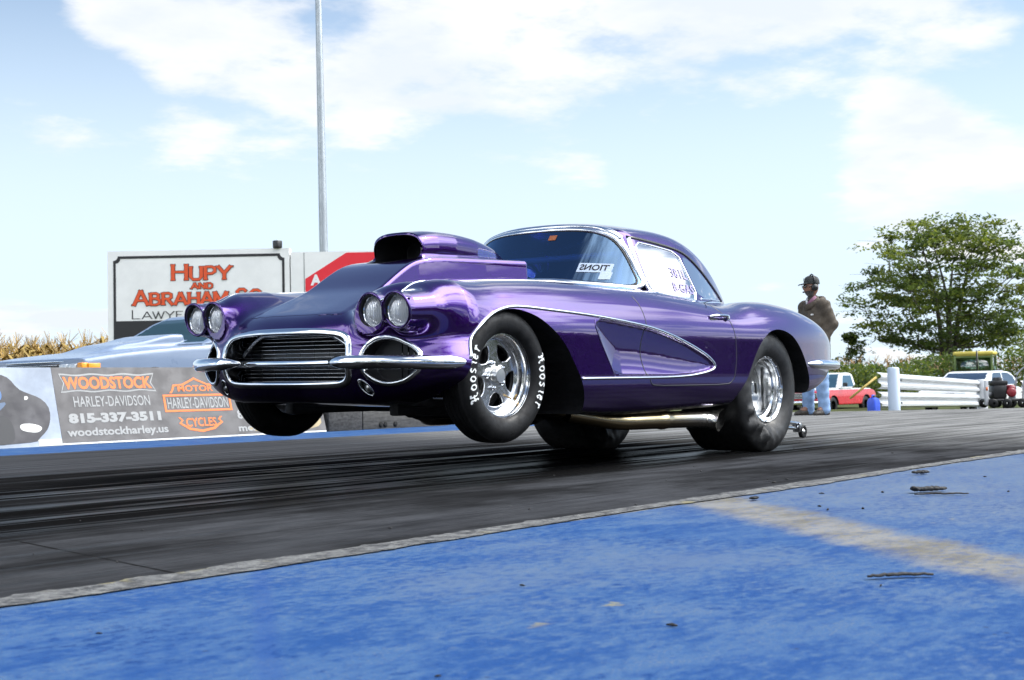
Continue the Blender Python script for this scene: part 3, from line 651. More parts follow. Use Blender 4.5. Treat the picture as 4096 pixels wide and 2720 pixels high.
RW = smooth_closed([(-.47, 1.0), (-.40, .97), (.40, .97), (.47, 1.0), (.43, 1.18), (.36, 1.27), (-.36, 1.27), (-.43, 1.18)], 100, 1); rwD = Poly2(RW, (-.8, .7), (.8, 1.5))
def f_ws(x, y, z): return np.maximum(wsD(y, z), x-1.62)
def f_dg(x, y, z): return np.maximum(np.maximum(dgD(x, z), .42-np.abs(y)), x-2.2)
def f_qg(x, y, z): return np.maximum(qgD(x, z), .40-np.abs(y))
def f_rw(x, y, z): return np.maximum(rwD(y, z), 2.1-x)
for f in (f_ws, f_dg, f_qg, f_rw): V = snap(V, green0, f, .008, sym)
c = V[Q].mean(1); N = grad(green0, V); N /= np.linalg.norm(N, axis=1)[:, None]
a, b, d_, e_ = [f(*c.T) < 0 for f in (f_ws, f_dg, f_qg, f_rw)]
low = (c[:, 2] < np.where(c[:, 0] < 1.45, 1.03, .93)) & ~a
roofm = ~(a | b | d_ | e_) & ~low & (c[:, 2] > .90)
cab_frame = roofm & (c[:, 0] < 1.44) & (c[:, 2] < 1.30)
emit('hardtop', paint, roofm & ~cab_frame, N)
emit('windshield_frame', chrome, cab_frame, N)
ws = emit('windshield', ws_glass, a, N); dgl = emit('door_window', side_glass, b, N, mirror=False); dgr = emit('door_window', side_glass, b, N, mirror=False, side=-1)
emit('quarter_window', side_glass, d_, N, mirror=False); emit('quarter_window', side_glass, d_, N, mirror=False, side=-1); emit('rear_window', rear_glass, e_, N)
def on_green_front(yz, off=0.): return on_front(yz, off, green0, .9, 1.7)
p, nn = on_green_front(WS); cmesh('windshield_trim', tube(p, .015, .008, nn, 8, closed=True), chrome)
p, nn = on_green_front(WS*[.965, 1]+[0, 0]); seal = np.array([(y*.972, 1.20+(z-1.20)*.945) for y, z in WS]); p, nn = on_green_front(seal)
cmesh('windshield_seal', tube(p, .008, .003, nn, 6, closed=True), blackp)
hd = np.array([(y, z) for y, z in WS if z > 1.27]); hd = hd[np.argsort(hd[:, 0])]
p, nn = on_green_front(hd+[0, .022]); cmesh('header_trim', tube(p, .022, .010, nn, 8), chrome)
for sgn in (1, -1):
    sd_ = lambda pts, ra, rb, m, name, **k: cmesh(name, (lambda g: g if sgn > 0 else flipy(g))(tube(*(lambda pn: (pn[0],))(on_side(pts, 0., green0)), ra, rb, on_side(pts, 0., green0)[1], 8, **k)), m)
    sd_(DG, .007, .006, chrome, 'window_trim', closed=True)
    sd_(smooth_open([(1.462, 1.305), (1.70, 1.288), (1.95, 1.260), (2.062, 1.222), (2.182, 1.140), (2.285, 1.055), (2.415, .965)], 60), .011, .008, blackp, 'roof_seal')
    sd_(smooth_open([(1.470, 1.298), (1.452, 1.20), (1.448, 1.10), (1.458, 1.02), (1.475, .985), (1.52, .972)], 50), .017, .010, chrome, 'windshield_post')
    sd_(smooth_open([(1.46, .985), (1.643, .960), (1.845, .944), (2.03, .938), (2.38, .950)], 50), .008, .010, chrome, 'belt_trim')
    sd_(smooth_open([(2.035, .962), (2.2, .965), (2.37, .962)], 30), .006, .006, chrome, 'quarter_trim')
# decals
pur_d = mat('violet_decal', (.36, .31, .62), .5)
def glass_text(txt, x0, z0, size, parent, m, mirror=False):
    g = curve_geo(None, .0005, text=txt, size=size, off=.004*size*3, align='LEFT', space=1.05)
    V_ = np.array(g[0]); xz = np.stack([x0+V_[:, 0], z0+V_[:, 1]-(V_[:, 0])*.06], 1); p, nn = on_side(xz, .004, green0); return cmesh('number_decal', (p+nn*V_[:, 2:3], g[1]), m, parent, smooth=False)
glass_text('381L', 1.765, 1.108, .082, dgl, pur_d); glass_text('B-GAS', 1.745, 1.02, .078, dgl, pur_d)
# windshield stickers
wdec = mat('white_sticker', (.42, .50, .62), .5); bdec = mat('black_print', (.02, .02, .02), .5); odec = mat('orange_sticker', (.30, .09, .03), .5)
def ws_patch(y0, y1, z0, z1, m, name, off=.003, tilt=0.):
    ys = np.linspace(y0, y1, 8); zs = np.linspace(z0, z1, 4); P = np.array([(a, b+tilt*(a-y0)) for a in ys for b in zs]); p, nn = on_green_front(P, off)
    return cmesh(name, (p, [(i*4+j, i*4+j+1, i*4+j+5, i*4+j+4) for i in range(7) for j in range(3)]), m, ws, smooth=False)
ws_patch(.385, .545, 1.095, 1.148, wdec, 'window_sticker', tilt=-.05); ws_patch(.50, .552, 1.048, 1.090, wdec, 'window_sticker', tilt=0)
g = curve_geo(None, .0004, text='TIONS', size=.046, off=.001); Vt = np.array(g[0]); p, nn = on_green_front(np.stack([.46-Vt[:, 0]*-1, 1.13+Vt[:, 1]-.02*(Vt[:, 0]+.1)], 1)*[1, 1], .0045)
Vt2 = Vt.copy(); Vt2[:, 0] *= 1; p, nn = on_green_front(np.stack([.462-Vt2[:, 0], 1.117+Vt2[:, 1]+.05*Vt2[:, 0]], 1), .0045)
cmesh('sticker_print', (p, g[1]), bdec, ws, smooth=False)
ws_patch(.135, .185, 1.295, 1.325, odec, 'inspection_sticker')
# ---- cockpit fittings
wht = mat('roll_cage_paint', (.55, .57, .60), .4)
cage = [tube(resample(np.array(q, float), 20), .021, k=8) for q in (
    [(2.05, .50, .45), (2.02, .50, 1.05), (1.95, .43, 1.28), (1.93, .2, 1.345), (1.93, -.2, 1.345), (1.95, -.43, 1.28), (2.02, -.5, 1.05), (2.05, -.5, .45)],
    [(1.93, .43, 1.29), (1.60, .47, 1.27), (1.48, .50, 1.20), (1.36, .54, .95), (1.34, .55, .6)], [(1.93, -.43, 1.29), (1.60, -.47, 1.27), (1.48, -.50, 1.20), (1.36, -.54, .95), (1.34, -.55, .6)],
    [(2.03, .49, .95), (1.37, .54, .72)], [(2.03, -.49, .95), (1.37, -.54, .72)], [(1.48, .49, 1.21), (1.48, -.49, 1.21)], [(2.03, .48, 1.0), (2.03, -.48, .62)])]
cmesh('roll_cage', join(*cage), wht)
for sy in (.30, -.30):
    g = join(box((1.92, sy, .88), (.12, .44, .62), .05, (0, .22, 0)), box((1.72, sy, .60), (.46, .44, .16), .05), box((1.995, sy, 1.20), (.09, .24, .14), .04)); cmesh('seat', g, inter, angle=40)
cmesh('dashboard', join(box((1.34, 0, .93), (.16, 1.04, .14), .04), lathe([(0, 1.22), (.09, 1.22), (.1, 1.27), (.1, 1.40)], 24, 0, (0, .3, .96))), inter, angle=40)
th = np.linspace(0, 2*np.pi, 40, endpoint=False); rimp = [(1.50+.08*math.sin(a)*.9, .30+.185*math.cos(a), .99+.175*math.sin(a)) for a in th]
cmesh('steering_wheel', join(tube(rimp, .014, k=8, closed=True), tube([(1.50, .12, .99), (1.50, .48, .99)], .012, k=6), tube([(1.52, .30, .99), (1.34, .30, .93)], .02, k=8)), blackp)
# ---- rear bumper and tail
for sgn in (1, -1):
    bp = smooth_open([(3.055, .885, .566), (3.2, .900, .565), (3.36, .895, .563), (3.53, .868, .560), (3.66, .80, .558), (3.75, .67, .557), (3.80, .52, .556)], 50)
    tt = np.linspace(0, 1, 50); ht = .030*np.clip(tt/.14, .12, 1)**.5
    g = tube(bp, ht*.9, ht, (0, 0, 1), 14); cmesh('rear_bumper', g if sgn > 0 else flipy(g), chrome)
# ---- exhaust
for sgn in (1, -1):
    ex = smooth_open([(.86, .56, .300), (1.0, .62, .275), (1.10, .70, .252), (1.22, .735, .247), (1.5, .74, .245), (1.98, .745, .238), (2.07, .752, .232), (2.14, .768, .226)], 60)
    rr = np.full(60, .050); xs = ex[:, 0]; rr = rr+.006*np.exp(-((xs-1.52)/.035)**2)+.004*np.exp(-((xs-1.95)/.02)**2)+.018*np.clip((xs-1.98)/.17, 0, 1)
    v, f = tube(ex, rr, None, (0, 0, 1), 28, caps=False); v = v.reshape(60, 28, 3)
    wq = (np.clip((ex[:, 0]-1.86)/.28, 0, 1)**1.3)[:, None]; v[:, :, 0] += wq*((v[:, :, 2]-ex[:, None, 2])*.35-(v[:, :, 1]-ex[:, None, 1])*2.3)      # slash-cut tip facing outward
    vi = v[::-1][:26].copy(); ctr = vi.mean(1, keepdims=True); vi = ctr+(vi-ctr)*.94
    g = join((v.reshape(-1, 3), f), loft(vi, caps=False)); cmesh('exhaust_pipe', g if sgn > 0 else flipy(g), exh, angle=50)
    hp_ = join(tube(smooth_open([(.25, .36, .42), (.55, .50, .36), (.86, .56, .300)], 20), .03, k=10), tube(smooth_open([(.40, .36, .42), (.6, .47, .34), (.88, .56, .300)], 20), .03, k=10)); cmesh('header_pipe', hp_ if sgn > 0 else flipy(hp_), exh)
# ---- wheels
def front_tyre_prof():
    h = [(.203, .062), (.214, .079), (.235, .088), (.258, .092), (.280, .090), (.300, .081), (.315, .066), (.322, .054), (.323, .0535), (.3255, .050), (.3262, .03), (.323, .0285), (.323, .0255), (.3265, .024), (.3268, .004), (.3235, .003)]
    return h+[(r, -w) for r, w in h[::-1]]
def wheel_front(sgn, x, z, ang):
    w = bpy.data.objects.new('front_wheel', None); COL.objects.link(w); w.parent = car; w.location = (x, -sgn*.765, z)
    loc = lambda name, g, m, **k: cmesh(name, g if sgn > 0 else flipy(g), m, w, **k)
    ty = loc('tyre', lathe(front_tyre_prof(), 96), tyre_m, angle=60)
    rim = loc('rim', lathe([(.2035, .060), (.2085, .066), (.2085, .060), (.206, .057), (.196, .057), (.190, .050), (.188, .035), (.180, .030), (.178, .006), (.174, -.002), (.170, -.008), (.170, -.085), (.2035, -.085)], 96), alu, angle=35)
    # five-spoke centre
    outer = [(.172*math.cos(a), .172*math.sin(a)) for a in np.linspace(0, 2*np.pi, 120, endpoint=False)]
    wins = []
    for k in range(5):
        c0 = ang+math.pi/2+(k+.5)*2*math.pi/5
        poly = [(.154, a) for a in np.linspace(-.40, .40, 9)]+[(.112, .40), (.082, .16), (.082, -.16), (.112, -.40)]
        pl = np.array([(r*math.cos(c0+a), r*math.sin(c0+a)) for r, a in poly]); wins.append(smooth_closed(resample(np.vstack([pl, pl[:1]]), 37)[:-1], 72, 2))
    g = curve_geo([outer]+[[tuple(q) for q in p_] for p_ in wins], .010, .0035); g = place(g, (0, -.010, 0), (1, 0, 0), (0, 0, 1), (0, 1, 0))
    loc('spoke_disc', g, alu, angle=30)
    loc('brake_disc', lathe([(0, -.045), (.13, -.045), (.135, -.05), (.135, -.06)], 48), mat('brake_iron', (.05, .048, .045), .5, .8))
    loc('hub_cap', lathe([(.047, .0), (.047, .006), (.0365, .008), (.0365, .010), (.036, .040), (.033, .043), (0, .044)], 40), alu_d, angle=30)
    for k in range(5):
        c0 = ang+math.pi/2+k*2*math.pi/5+.25; loc('lug_nut', join(lathe([(.0125, .002), (.0125, .012)], 16, 1, (.062*math.cos(c0), 0, .062*math.sin(c0))), lathe([(.0105, .010), (.010, .021), (.006, .023), (.006, .016), (0, .016)], 6, 1, (.062*math.cos(c0), 0, .062*math.sin(c0)))), chrome, angle=25)
    loc('valve_stem', tube([(.178*math.cos(-.7), .012, .178*math.sin(-.7)), (.15*math.cos(-.7), .045, .15*math.sin(-.7))], .005, k=6), mat('brass', (.5, .33, .12), .3, 1.))
    return w, loc, ty
# angular blackletter for the tyre side: strokes on a unit box
LET = {'H': [[(.0, .92), (.12, 1.0), (.30, .93), (.24, .80)], [(.27, .93), (.25, .30), (.10, .10), (.02, .22)], [(.08, .52), (.55, .60), (.80, .52)], [(.66, 1.0), (.62, .88), (.64, .22), (.78, .02), (.92, .12)], [(.58, .96), (.88, .90)]],
 'o': [[(.38, .72), (.12, .52), (.14, .16), (.40, .0), (.66, .20), (.64, .56), (.38, .72)]],
 's': [[(.60, .62), (.38, .72), (.16, .54), (.62, .22), (.36, .0), (.10, .12)]],
 'i': [[(.20, .60), (.36, .70), (.34, .12), (.52, .0)]],
 'e': [[(.18, .36), (.60, .46), (.50, .70), (.22, .58), (.16, .18), (.40, .0), (.64, .16)]],
 'r': [[(.14, .60), (.30, .70), (.28, .12), (.42, .0)], [(.30, .50), (.52, .72), (.68, .58)]]}
def lettering(tyfn, r0, size, starts, wst):
    gs = []; kz = 0.
    for a0 in starts:
        adv = 0.
        for ch in 'Hoosier':
            for st in LET[ch]:
                q = resample(np.array(st, float), max(4, len(st)*3))
                tg = np.gradient(q, axis=0); tg /= np.linalg.norm(tg, axis=1)[:, None]; nb = np.stack([-tg[:, 1], tg[:, 0]], 1); kz += .00025
                wd = (.046+.058*np.abs(tg@np.array([.75, .66])))[:, None]
                Lp, Rp = q+nb*wd, q-nb*wd; vv = []
                for P in (Lp, Rp):
                    a = a0-(adv+P[:, 0]*.78)*size/(r0+size*.35); r = r0+P[:, 1]*size
                    vv.append(np.stack([r*np.cos(a), tyfn(r)+.0022+kz, r*np.sin(a)], 1))
                n = len(q); gs.append((np.vstack(vv), [(i, i+1, n+i+1, n+i) for i in range(n-1)]))
            adv += .98 if ch == 'H' else (.52 if ch == 'i' else .74)
    return join(*gs)
prf = np.array(sorted([(r, w) for r, w in front_tyre_prof() if w > .05]))
tyfn = lambda r: np.interp(r, prf[:, 0], prf[:, 1])
for sgn in (1, -1):
    w, loc, ty = wheel_front(sgn, .0, .508 if sgn > 0 else .505, .08)
    for ang in (22, 207): g = lettering(tyfn, .242, .053, (math.radians(ang),), .1); cmesh('tyre_lettering', g if sgn > 0 else flipy(g), white_l, ty, smooth=False)
def slick_prof():
    h = [(.200, .195), (.212, .210), (.235, .228), (.265, .238), (.300, .238), (.330, .230), (.352, .219), (.366, .208), (.3725, .198), (.3738, .185), (.3742, .10), (.3742, 0)]
    return h+[(r, -w) for r, w in h[::-1][1:]]
def slick_fn(sgn):
    def fn(V, a, pr):                              # squatted on the track, with the launch wrinkles low on the side wall
        r = pr[:, 0][None, :]; w = pr[:, 1][None, :]; A = a[:, None]
        low = np.clip((-np.sin(A)-.1)/.9, 0, 1)
        wr = np.exp(-((A-math.radians(232))/.62)**2)*np.exp(-((r-.290)/.042)**2)
        V[..., 1] += np.sign(w)*wr*(.024*np.sin(24*A+9*(r-.28)*16)+.020*np.sin(15*A-2+30*(r-.28)))*(np.abs(w) > .1)
        V[..., 1] += np.sign(w)*.018*low**2*np.exp(-((r-.30)/.05)**2)
        return V
    return fn
for sgn in (1, -1):
    zc = .407 if sgn > 0 else .384
    w = bpy.data.objects.new('rear_wheel', None); COL.objects.link(w); w.parent = car; w.location = (2.62, -sgn*.615, zc)
    loc = lambda name, g, m, **k: cmesh(name, g if sgn > 0 else flipy(g), m, w, **k)
    v, f = lathe(slick_prof(), 220, fn=slick_fn(sgn))
    gz = (.0-zc)+(.0125 if sgn > 0 else -.0105); rad = np.hypot(v[:, 0], v[:, 2]); lowz = v[:, 2] < gz+.03
    v[:, 2] *= np.where(v[:, 2] < 0, 1+.075*np.clip(-v[:, 2]/.36, 0, 1), 1); v[:, 2] = np.maximum(v[:, 2], gz+.001)
    loc('tyre', (v, f), slick_m)
    loc0 = loc; loc = lambda name, g, m, **k: loc0(name, (np.asarray(g[0])+[0, .03, 0], g[1]), m, **k)
    loc('rim', lathe([(.2005, .166), (.2085, .178), (.2085, .172), (.204, .168), (.193, .166), (.188, .155), (.187, .125), (.172, .118), (.170, .10), (.168, .03), (.150, .022), (.150, -.1)], 96), alu, angle=35)
    for k in range(16):
        a = k*2*math.pi/16; loc('rim_bolt', lathe([(.0045, .166), (.0045, .172), (0, .1725)], 8, 1, (.1985*math.cos(a), 0, .1985*math.sin(a))), dchrome)
    outer = [(.160*math.cos(a), .160*math.sin(a)) for a in np.linspace(0, 2*np.pi, 100, endpoint=False)]; wins = []
    for k in range(5):
        c0 = .35+math.pi/2+(k+.5)*2*math.pi/5; wins.append([tuple(q) for q in smooth_closed([(r*math.cos(c0+a), r*math.sin(c0+a)) for r, a in [(.142, -.38), (.146, 0), (.142, .38), (.088, .16), (.088, -.16)]], 40, 2)])
    loc('spoke_disc', place(curve_geo([outer]+wins, .008, .003), (0, .022, 0), (1, 0, 0), (0, 0, 1), (0, 1, 0)), alu_d, angle=30)
    loc('brake_disc', lathe([(0, -.01), (.14, -.01), (.145, -.02)], 40), mat('brake_iron', (.05, .048, .045), .5, .8))
    loc('hub_cap', lathe([(.045, .02), (.045, .05), (.03, .055), (.03, .075), (0, .077)], 30), alu_d, angle=30)
    for k in range(5):
        c0 = .35+math.pi/2+k*2*math.pi/5; loc('lug_nut', lathe([(.012, .028), (.012, .052), (.007, .054), (0, .054)], 6, 1, (.058*math.cos(c0), 0, .058*math.sin(c0))), chrome, angle=25)
# ---- chassis seen below: rails, axle, steering, oil pan
ch = [box((1.3, s*.38, .36), (3.2, .06, .09), .01) for s in (1, -1)]+[box((-.02, 0, .40), (.10, 1.25, .07), .02), box((.55, 0, .36), (.5, .34, .16), .04), box((-.25, 0, .39), (.06, .9, .05), .01), box((2.62, 0, .40), (.12, 1.0, .12), .03), lathe([(0, -.15), (.12, -.12), (.17, 0), (.12, .12), (0, .15)], 20, 0, (2.62, 0, .40))]
ch += [tube([(.10, s*.30, .40), (.10, s*.70, .47)], .022) for s in (1, -1)]+[tube([(.16, -.68, .45), (.16, .68, .45)], .013)]+[tube([(1.5, s*.33, .33), (2.55, s*.30, .30)], .022) for s in (1, -1)]
ch += [tube([(-.05, s*.55, .66), (0, s*.62, .44)], .03) for s in (1, -1)]+[box((.3, 0, .60), (.8, .5, .40), .05)]
cmesh('chassis', join(*ch), black, angle=40)
cmesh('tie_rod', tube([(-.16, -.62, .405), (-.16, .62, .40)], .012), dchrome)
# ---- wheelie bars
for sgn in (1, -1):
    yy = .27
    g = join(tube([(2.75, yy, .30), (3.3, yy, .205), (4.05, yy, .135), (4.12, yy, .128)], .014, k=8), tube([(2.75, yy, .17), (3.3, yy, .145), (4.02, yy, .100), (4.13, yy, .082)], .014, k=8), tube([(3.9, yy, .15), (3.92, yy, .107)], .010, k=8), tube([(4.04, yy, .14), (4.06, yy, .09)], .012, k=8), box((4.10, yy, .10), (.03, .06, .07), .006))
    wb = cmesh('wheelie_bar', g if sgn > 0 else flipy(g), dchrome, angle=50)
    g = join(lathe([(.026, .012), (.040, .016), (.048, .012), (.050, 0), (.048, -.012), (.040, -.016), (.026, -.012), (.026, .012)], 32, 1, (4.145, yy+.02, .070))); wl = cmesh('wheelie_wheel', g if sgn > 0 else flipy(g), tyre_m, wb)
    g = join(lathe([(0, .018), (.010, .018), (.012, .010), (.028, .008), (.028, -.008), (0, -.008)], 24, 1, (4.145, yy+.02, .070))); cmesh('wheel_hub', g if sgn > 0 else flipy(g), alu_d, wl)
# ================================================================ setting
def quadgrid(x0, x1, y0, y1, z, nx=1, ny=1):
    xs = np.linspace(x0, x1, nx+1); ys = np.linspace(y0, y1, ny+1)
    V = [(x, y, z) for x in xs for y in ys]; m = ny+1
    return np.array(V, float), [(i*m+j, (i+1)*m+j, (i+1)*m+j+1, i*m+j+1) for i in range(nx) for j in range(ny)]
def slab(poly, z=0., d=.8):
    p = np.array(poly, float); a = .5*np.sum(p[:, 0]*np.roll(p[:, 1], -1)-np.roll(p[:, 0], -1)*p[:, 1])
    if a < 0: p = p[::-1]
    return prism(p, 2, z-d, z)
# wild ground beyond the track
m = speckled('field_ground', (.05, .058, .022), .95, .45, .35, spec=.05); structure('ground', quadgrid(-1500, 1500, -1500, 1500, -.80), m)
# --- track surface: concrete under layers of rubber, streaked along the lane
m = mat('rubbered_track', (.05, .05, .052), .5); t = NT(m); P = t.pos(); s3 = t.n('ShaderNodeSeparateXYZ', {0: P}); X_, Y_ = s3.outputs[0], s3.outputs[1]
st1 = t.noise(P, 1., 8, .62, (.10, 3.2, 1)); st2 = t.noise(P, 1., 6, .6, (.45, 11., 1), (3, 1, 0)); bl = t.noise(P, 1.1, 8, .65, (.7, 1.4, 1)); fine = t.noise(P, 55, 5, .7)
Yw = t.math('ADD', Y_, t.math('MULTIPLY', t.math('SUBTRACT', st1, .5), .55))
def bandf(lo, hi, f): return t.math('MULTIPLY', t.ramp(Yw, lo-f, lo+f), t.ramp(Yw, hi-f, hi+f, 1, 0))
gloss_shade = t.math('MULTIPLY', bandf(4.0, 5.9, .3), t.ramp(X_, 9.0, 12.0, 1, .15)); g_near = bandf(2.2, 3.85, .16); g_shine = bandf(4.92, 5.28, .10); g_far = bandf(6.9, 9.6, .30)  # first band: glossy rubber, also blackened in colour as shade under the car
worn = t.math('MAXIMUM', t.math('MULTIPLY', g_near, t.ramp(bl, .38, .66, .15, .95)), t.math('MAXIMUM', t.math('MULTIPLY', g_shine, t.ramp(st2, .35, .65, .3, 1.)), t.math('MULTIPLY', g_far, t.ramp(st2, .3, .62, .35, 1.))))  # worn patches, plus a shiny mid-lane streak painted as lighter colour
dust = t.math('MULTIPLY', t.ramp(X_, 7.5, 11.0), .55); worn = t.math('MAXIMUM', worn, t.math('MULTIPLY', dust, t.ramp(st2, .35, .7, .3, 1)))
colr = t.mix(worn, (.008, .008, .0082), (.056, .058, .063)); colr = t.mix(t.ramp(st2, .44, .72, 0, .5), colr, (.004, .004, .0045))
colr = t.mix(t.math('MULTIPLY', gloss_shade, .75), colr, t.mix(t.ramp(st2, .48, .72), (.0012, .0012, .0012), (.009, .0094, .0105))); dust_sheen = t.math('MULTIPLY', t.ramp(t.math('ADD', X_, t.math('MULTIPLY', bl, 2.)), 8.5, 12.5), t.ramp(st2, .33, .62, .30, 1.)); colr = t.mix(t.math('MULTIPLY', dust_sheen, .9), colr, (.25, .248, .24)); colr = t.mix(t.ramp(fine, .35, .75, 0, .35), colr, (.014, .014, .015))  # pale grey at the right end: dust with grazing sheen painted in
# sawn joints across and along the lane
jx = t.math('ABSOLUTE', t.math('SUBTRACT', X_, t.math('ADD', t.math('MULTIPLY', Y_, .178), 1.526)))
jy = t.math('ABSOLUTE', t.math('SUBTRACT', Y_, 3.93)); jy2 = t.math('ABSOLUTE', t.math('SUBTRACT', t.math('ADD', Y_, t.math('MULTIPLY', X_, -.02)), 5.62))
jx2 = t.math('ABSOLUTE', t.math('SUBTRACT', X_, t.math('ADD', t.math('MULTIPLY', Y_, .178), 6.1)))
jj = t.math('MAXIMUM', t.ramp(jx, .002, .010, 1, 0), t.math('MAXIMUM', t.ramp(jy, .002, .016, .8, 0), t.math('MAXIMUM', t.ramp(jy2, .002, .014, .6, 0), t.ramp(jx2, .002, .012, .8, 0))))
colr = t.mix(t.math('MULTIPLY', jj, t.ramp(bl, .3, .55, .4, 1.)), colr, (.008, .008, .008)); t.set('Base Color', colr)
t.set('Roughness', t.math('SUBTRACT', t.ramp(t.math('ADD', worn, t.math('MULTIPLY', t.math('SUBTRACT', st2, .5), .6)), 0, 1, .42, .60), t.math('MULTIPLY', gloss_shade, .12))); t.set('Specular IOR Level', t.math('MULTIPLY', t.ramp(st1, .50, .64), t.ramp(st2, .45, .68, .0, .05)))
t.bump(t.math('ADD', t.math('MULTIPLY', fine, .5), t.math('ADD', st2, t.math('MULTIPLY', jj, -.8))), .35, .006)
structure('track', slab([(-90, 2.72), (22.2, 2.72), (16.96, 9.2), (-90, 9.2)]), m)
# --- painted blue apron in the foreground, worn and dusty
def blue_mat(name, worn_lo, worn_hi, marks=True):
    m = mat(name, (.05, .2, .65), .6); t = NT(m); P = t.pos(); s3 = t.n('ShaderNodeSeparateXYZ', {0: P}); X_, Y_ = s3.outputs[0], s3.outputs[1]
    big = t.noise(P, .8, 8, .62); mid = t.noise(P, 3.2, 9, .72, (.8, 1.5, 1)); fine = t.noise(P, 30, 8, .78, (.8, 1.25, 1)); grit = t.noise(P, 150, 4, .7)
    v = t.math('ADD', t.math('MULTIPLY', mid, .5), t.math('MULTIPLY', fine, .5))
    c = t.mix(t.ramp(v, .43, .57), (.017, .056, .172), (.048, .100, .204))
    pale = t.math('ADD', t.math('MULTIPLY', big, .50), t.math('MULTIPLY', fine, .50)); c = t.mix(t.ramp(pale, worn_lo, worn_hi, 0, .78), c, (.085, .125, .195))
    c = t.mix(t.ramp(t.math('ADD', t.math('MULTIPLY', grit, .6), t.math('MULTIPLY', mid, .4)), .565, .60, 0, .7), c, (.11, .135, .17))
    c = t.mix(t.ramp(t.math('ADD', t.math('MULTIPLY', fine, .6), t.math('MULTIPLY', t.noise(P, 1.7, 5, .6), .4)), .43, .39, 0, .6), c, (.005, .028, .115))
    w = pale
    if marks:
        # wider fading of the paint towards the start end, and a rubbed tan stripe that runs back from the track edge
        fadeR = t.math('MULTIPLY', t.ramp(t.math('ADD', X_, t.math('MULTIPLY', mid, 1.3)), 3.9, 5.6), t.ramp(fine, .36, .62, .2, .95)); c = t.mix(t.math('MULTIPLY', fadeR, .72), c, (.13, .155, .19))
        u = t.math('ADD', t.math('MULTIPLY', X_, .778), t.math('MULTIPLY', Y_, -.629)); wob = t.math('MULTIPLY', t.math('SUBTRACT', mid, .5), .30)
        d = t.math('ABSOLUTE', t.math('ADD', t.math('SUBTRACT', u, 1.745), wob)); strip = t.ramp(d, .06, .21, 1, 0)
        strip = t.math('MULTIPLY', strip, t.ramp(Y_, .75, 1.15)); strip = t.math('MULTIPLY', strip, t.ramp(fine, .34, .55, .35, 1.))
        c = t.mix(t.math('MULTIPLY', strip, .9), c, t.mix(t.ramp(mid, .35, .6), (.145, .13, .09), (.21, .20, .175)))
        smear = t.ramp(t.math('ABSOLUTE', t.math('SUBTRACT', t.math('ADD', X_, t.math('MULTIPLY', Y_, -.82)), t.math('ADD', .044, t.math('MULTIPLY', wob, .12)))), .01, .045, .42, 0); c = t.mix(t.math('MULTIPLY', smear, t.ramp(fine, .3, .6, .5, 1)), c, (.02, .055, .19))
        ys = t.ramp(t.math('ABSOLUTE', t.math('SUBTRACT', Y_, 1.56)), .015, .05, 1, 0); ys = t.math('MULTIPLY', ys, t.ramp(t.noise(P, 7, 4, .6), .60, .68)); c = t.mix(t.math('MULTIPLY', ys, .8), c, (.22, .20, .11))
        scuff = t.ramp(t.noise(P, 2.2, 6, .7, (.25, 3., 1), (5, 2, 0)), .64, .74, 0, .55); c = t.mix(scuff, c, (.05, .07, .13))
    spots = t.ramp(t.n('ShaderNodeTexVoronoi', {'Vector': P, 'Scale': 9.}, feature='F1').outputs['Distance'], .035, .06, .85, 0)
    spots = t.math('MULTIPLY', spots, t.ramp(t.noise(P, 5., 3), .52, .58)); c = t.mix(spots, c, (.03, .045, .09))
    c = t.mix(t.ramp(grit, .30, .2, 0, .35), c, (.03, .07, .2)); t.set('Base Color', c); t.set('Roughness', t.ramp(fine, .3, .7, .42, .7)); t.b.inputs['Specular IOR Level'].default_value = .01
    t.bump(t.math('ADD', t.math('MULTIPLY', fine, .8), t.math('MULTIPLY', grit, .5)), .45, .004); return m
structure('apron', slab([(-40, -1.1), (40, -1.1), (26, 2.60), (-40, 2.60)]), blue_mat('blue_apron_paint', .47, .60))
structure('blue_strip', slab([(-90, 9.2), (16.96, 9.2), (16.0, 10.9), (-90, 10.9)]), blue_mat('blue_strip_paint', .56, .70, False))
m = speckled('dark_asphalt', (.012, .0125, .014), .9, .35, .8, spec=.05); structure('unseen_road', slab([(-60, -26), (60, -26), (40, -1.1), (-40, -1.1)]), m)  # unseen ground behind the camera, added dark for the paint's reflections
# --- broken concrete edge between apron and track
m = mat('pale_concrete', (.40, .40, .38), .85); t = NT(m); P = t.pos(); n = t.noise(P, 16, 8, .75); n2 = t.noise(P, 60, 5, .7); xs = t.n('ShaderNodeSeparateXYZ', {0: P})
c = t.mix(t.ramp(n, .40, .62), (.03, .03, .032), (.15, .15, .145)); c = t.mix(t.ramp(n2, .45, .72, 0, .6), c, (.23, .225, .205)); c = t.mix(t.ramp(t.noise(P, 3.5, 3), .60, .68, 0, .7), c, (.24, .21, .10))
t.set('Base Color', c); t.bump(t.math('ADD', n, n2), .9, .012)
ex = np.arange(-40, 24, .02); e1 = 2.595+.012*rng.normal(size=len(ex)).cumsum()*0; k = np.ones(5)/5
jag = lambda a: np.convolve(rng.normal(size=len(ex)), k, 'same')*a
lo_ = 2.605-.018+jag(.012)+.02*np.sin(ex*2.1); hi_ = 2.690+jag(.034)-.018*np.clip((ex-2.0)/2, 0, 1)
V = np.vstack([np.stack([ex, lo_, np.full(len(ex), .004)], 1), np.stack([ex, hi_, np.full(len(ex), .006)], 1)]); nn = len(ex)
structure('edge_base', slab([(-40, 2.60), (26, 2.60), (22.2, 2.72), (-40, 2.72)]), m)
structure('concrete_edge', (V, [(i, i+1, nn+i+1, nn+i) for i in range(nn-1)]), m)
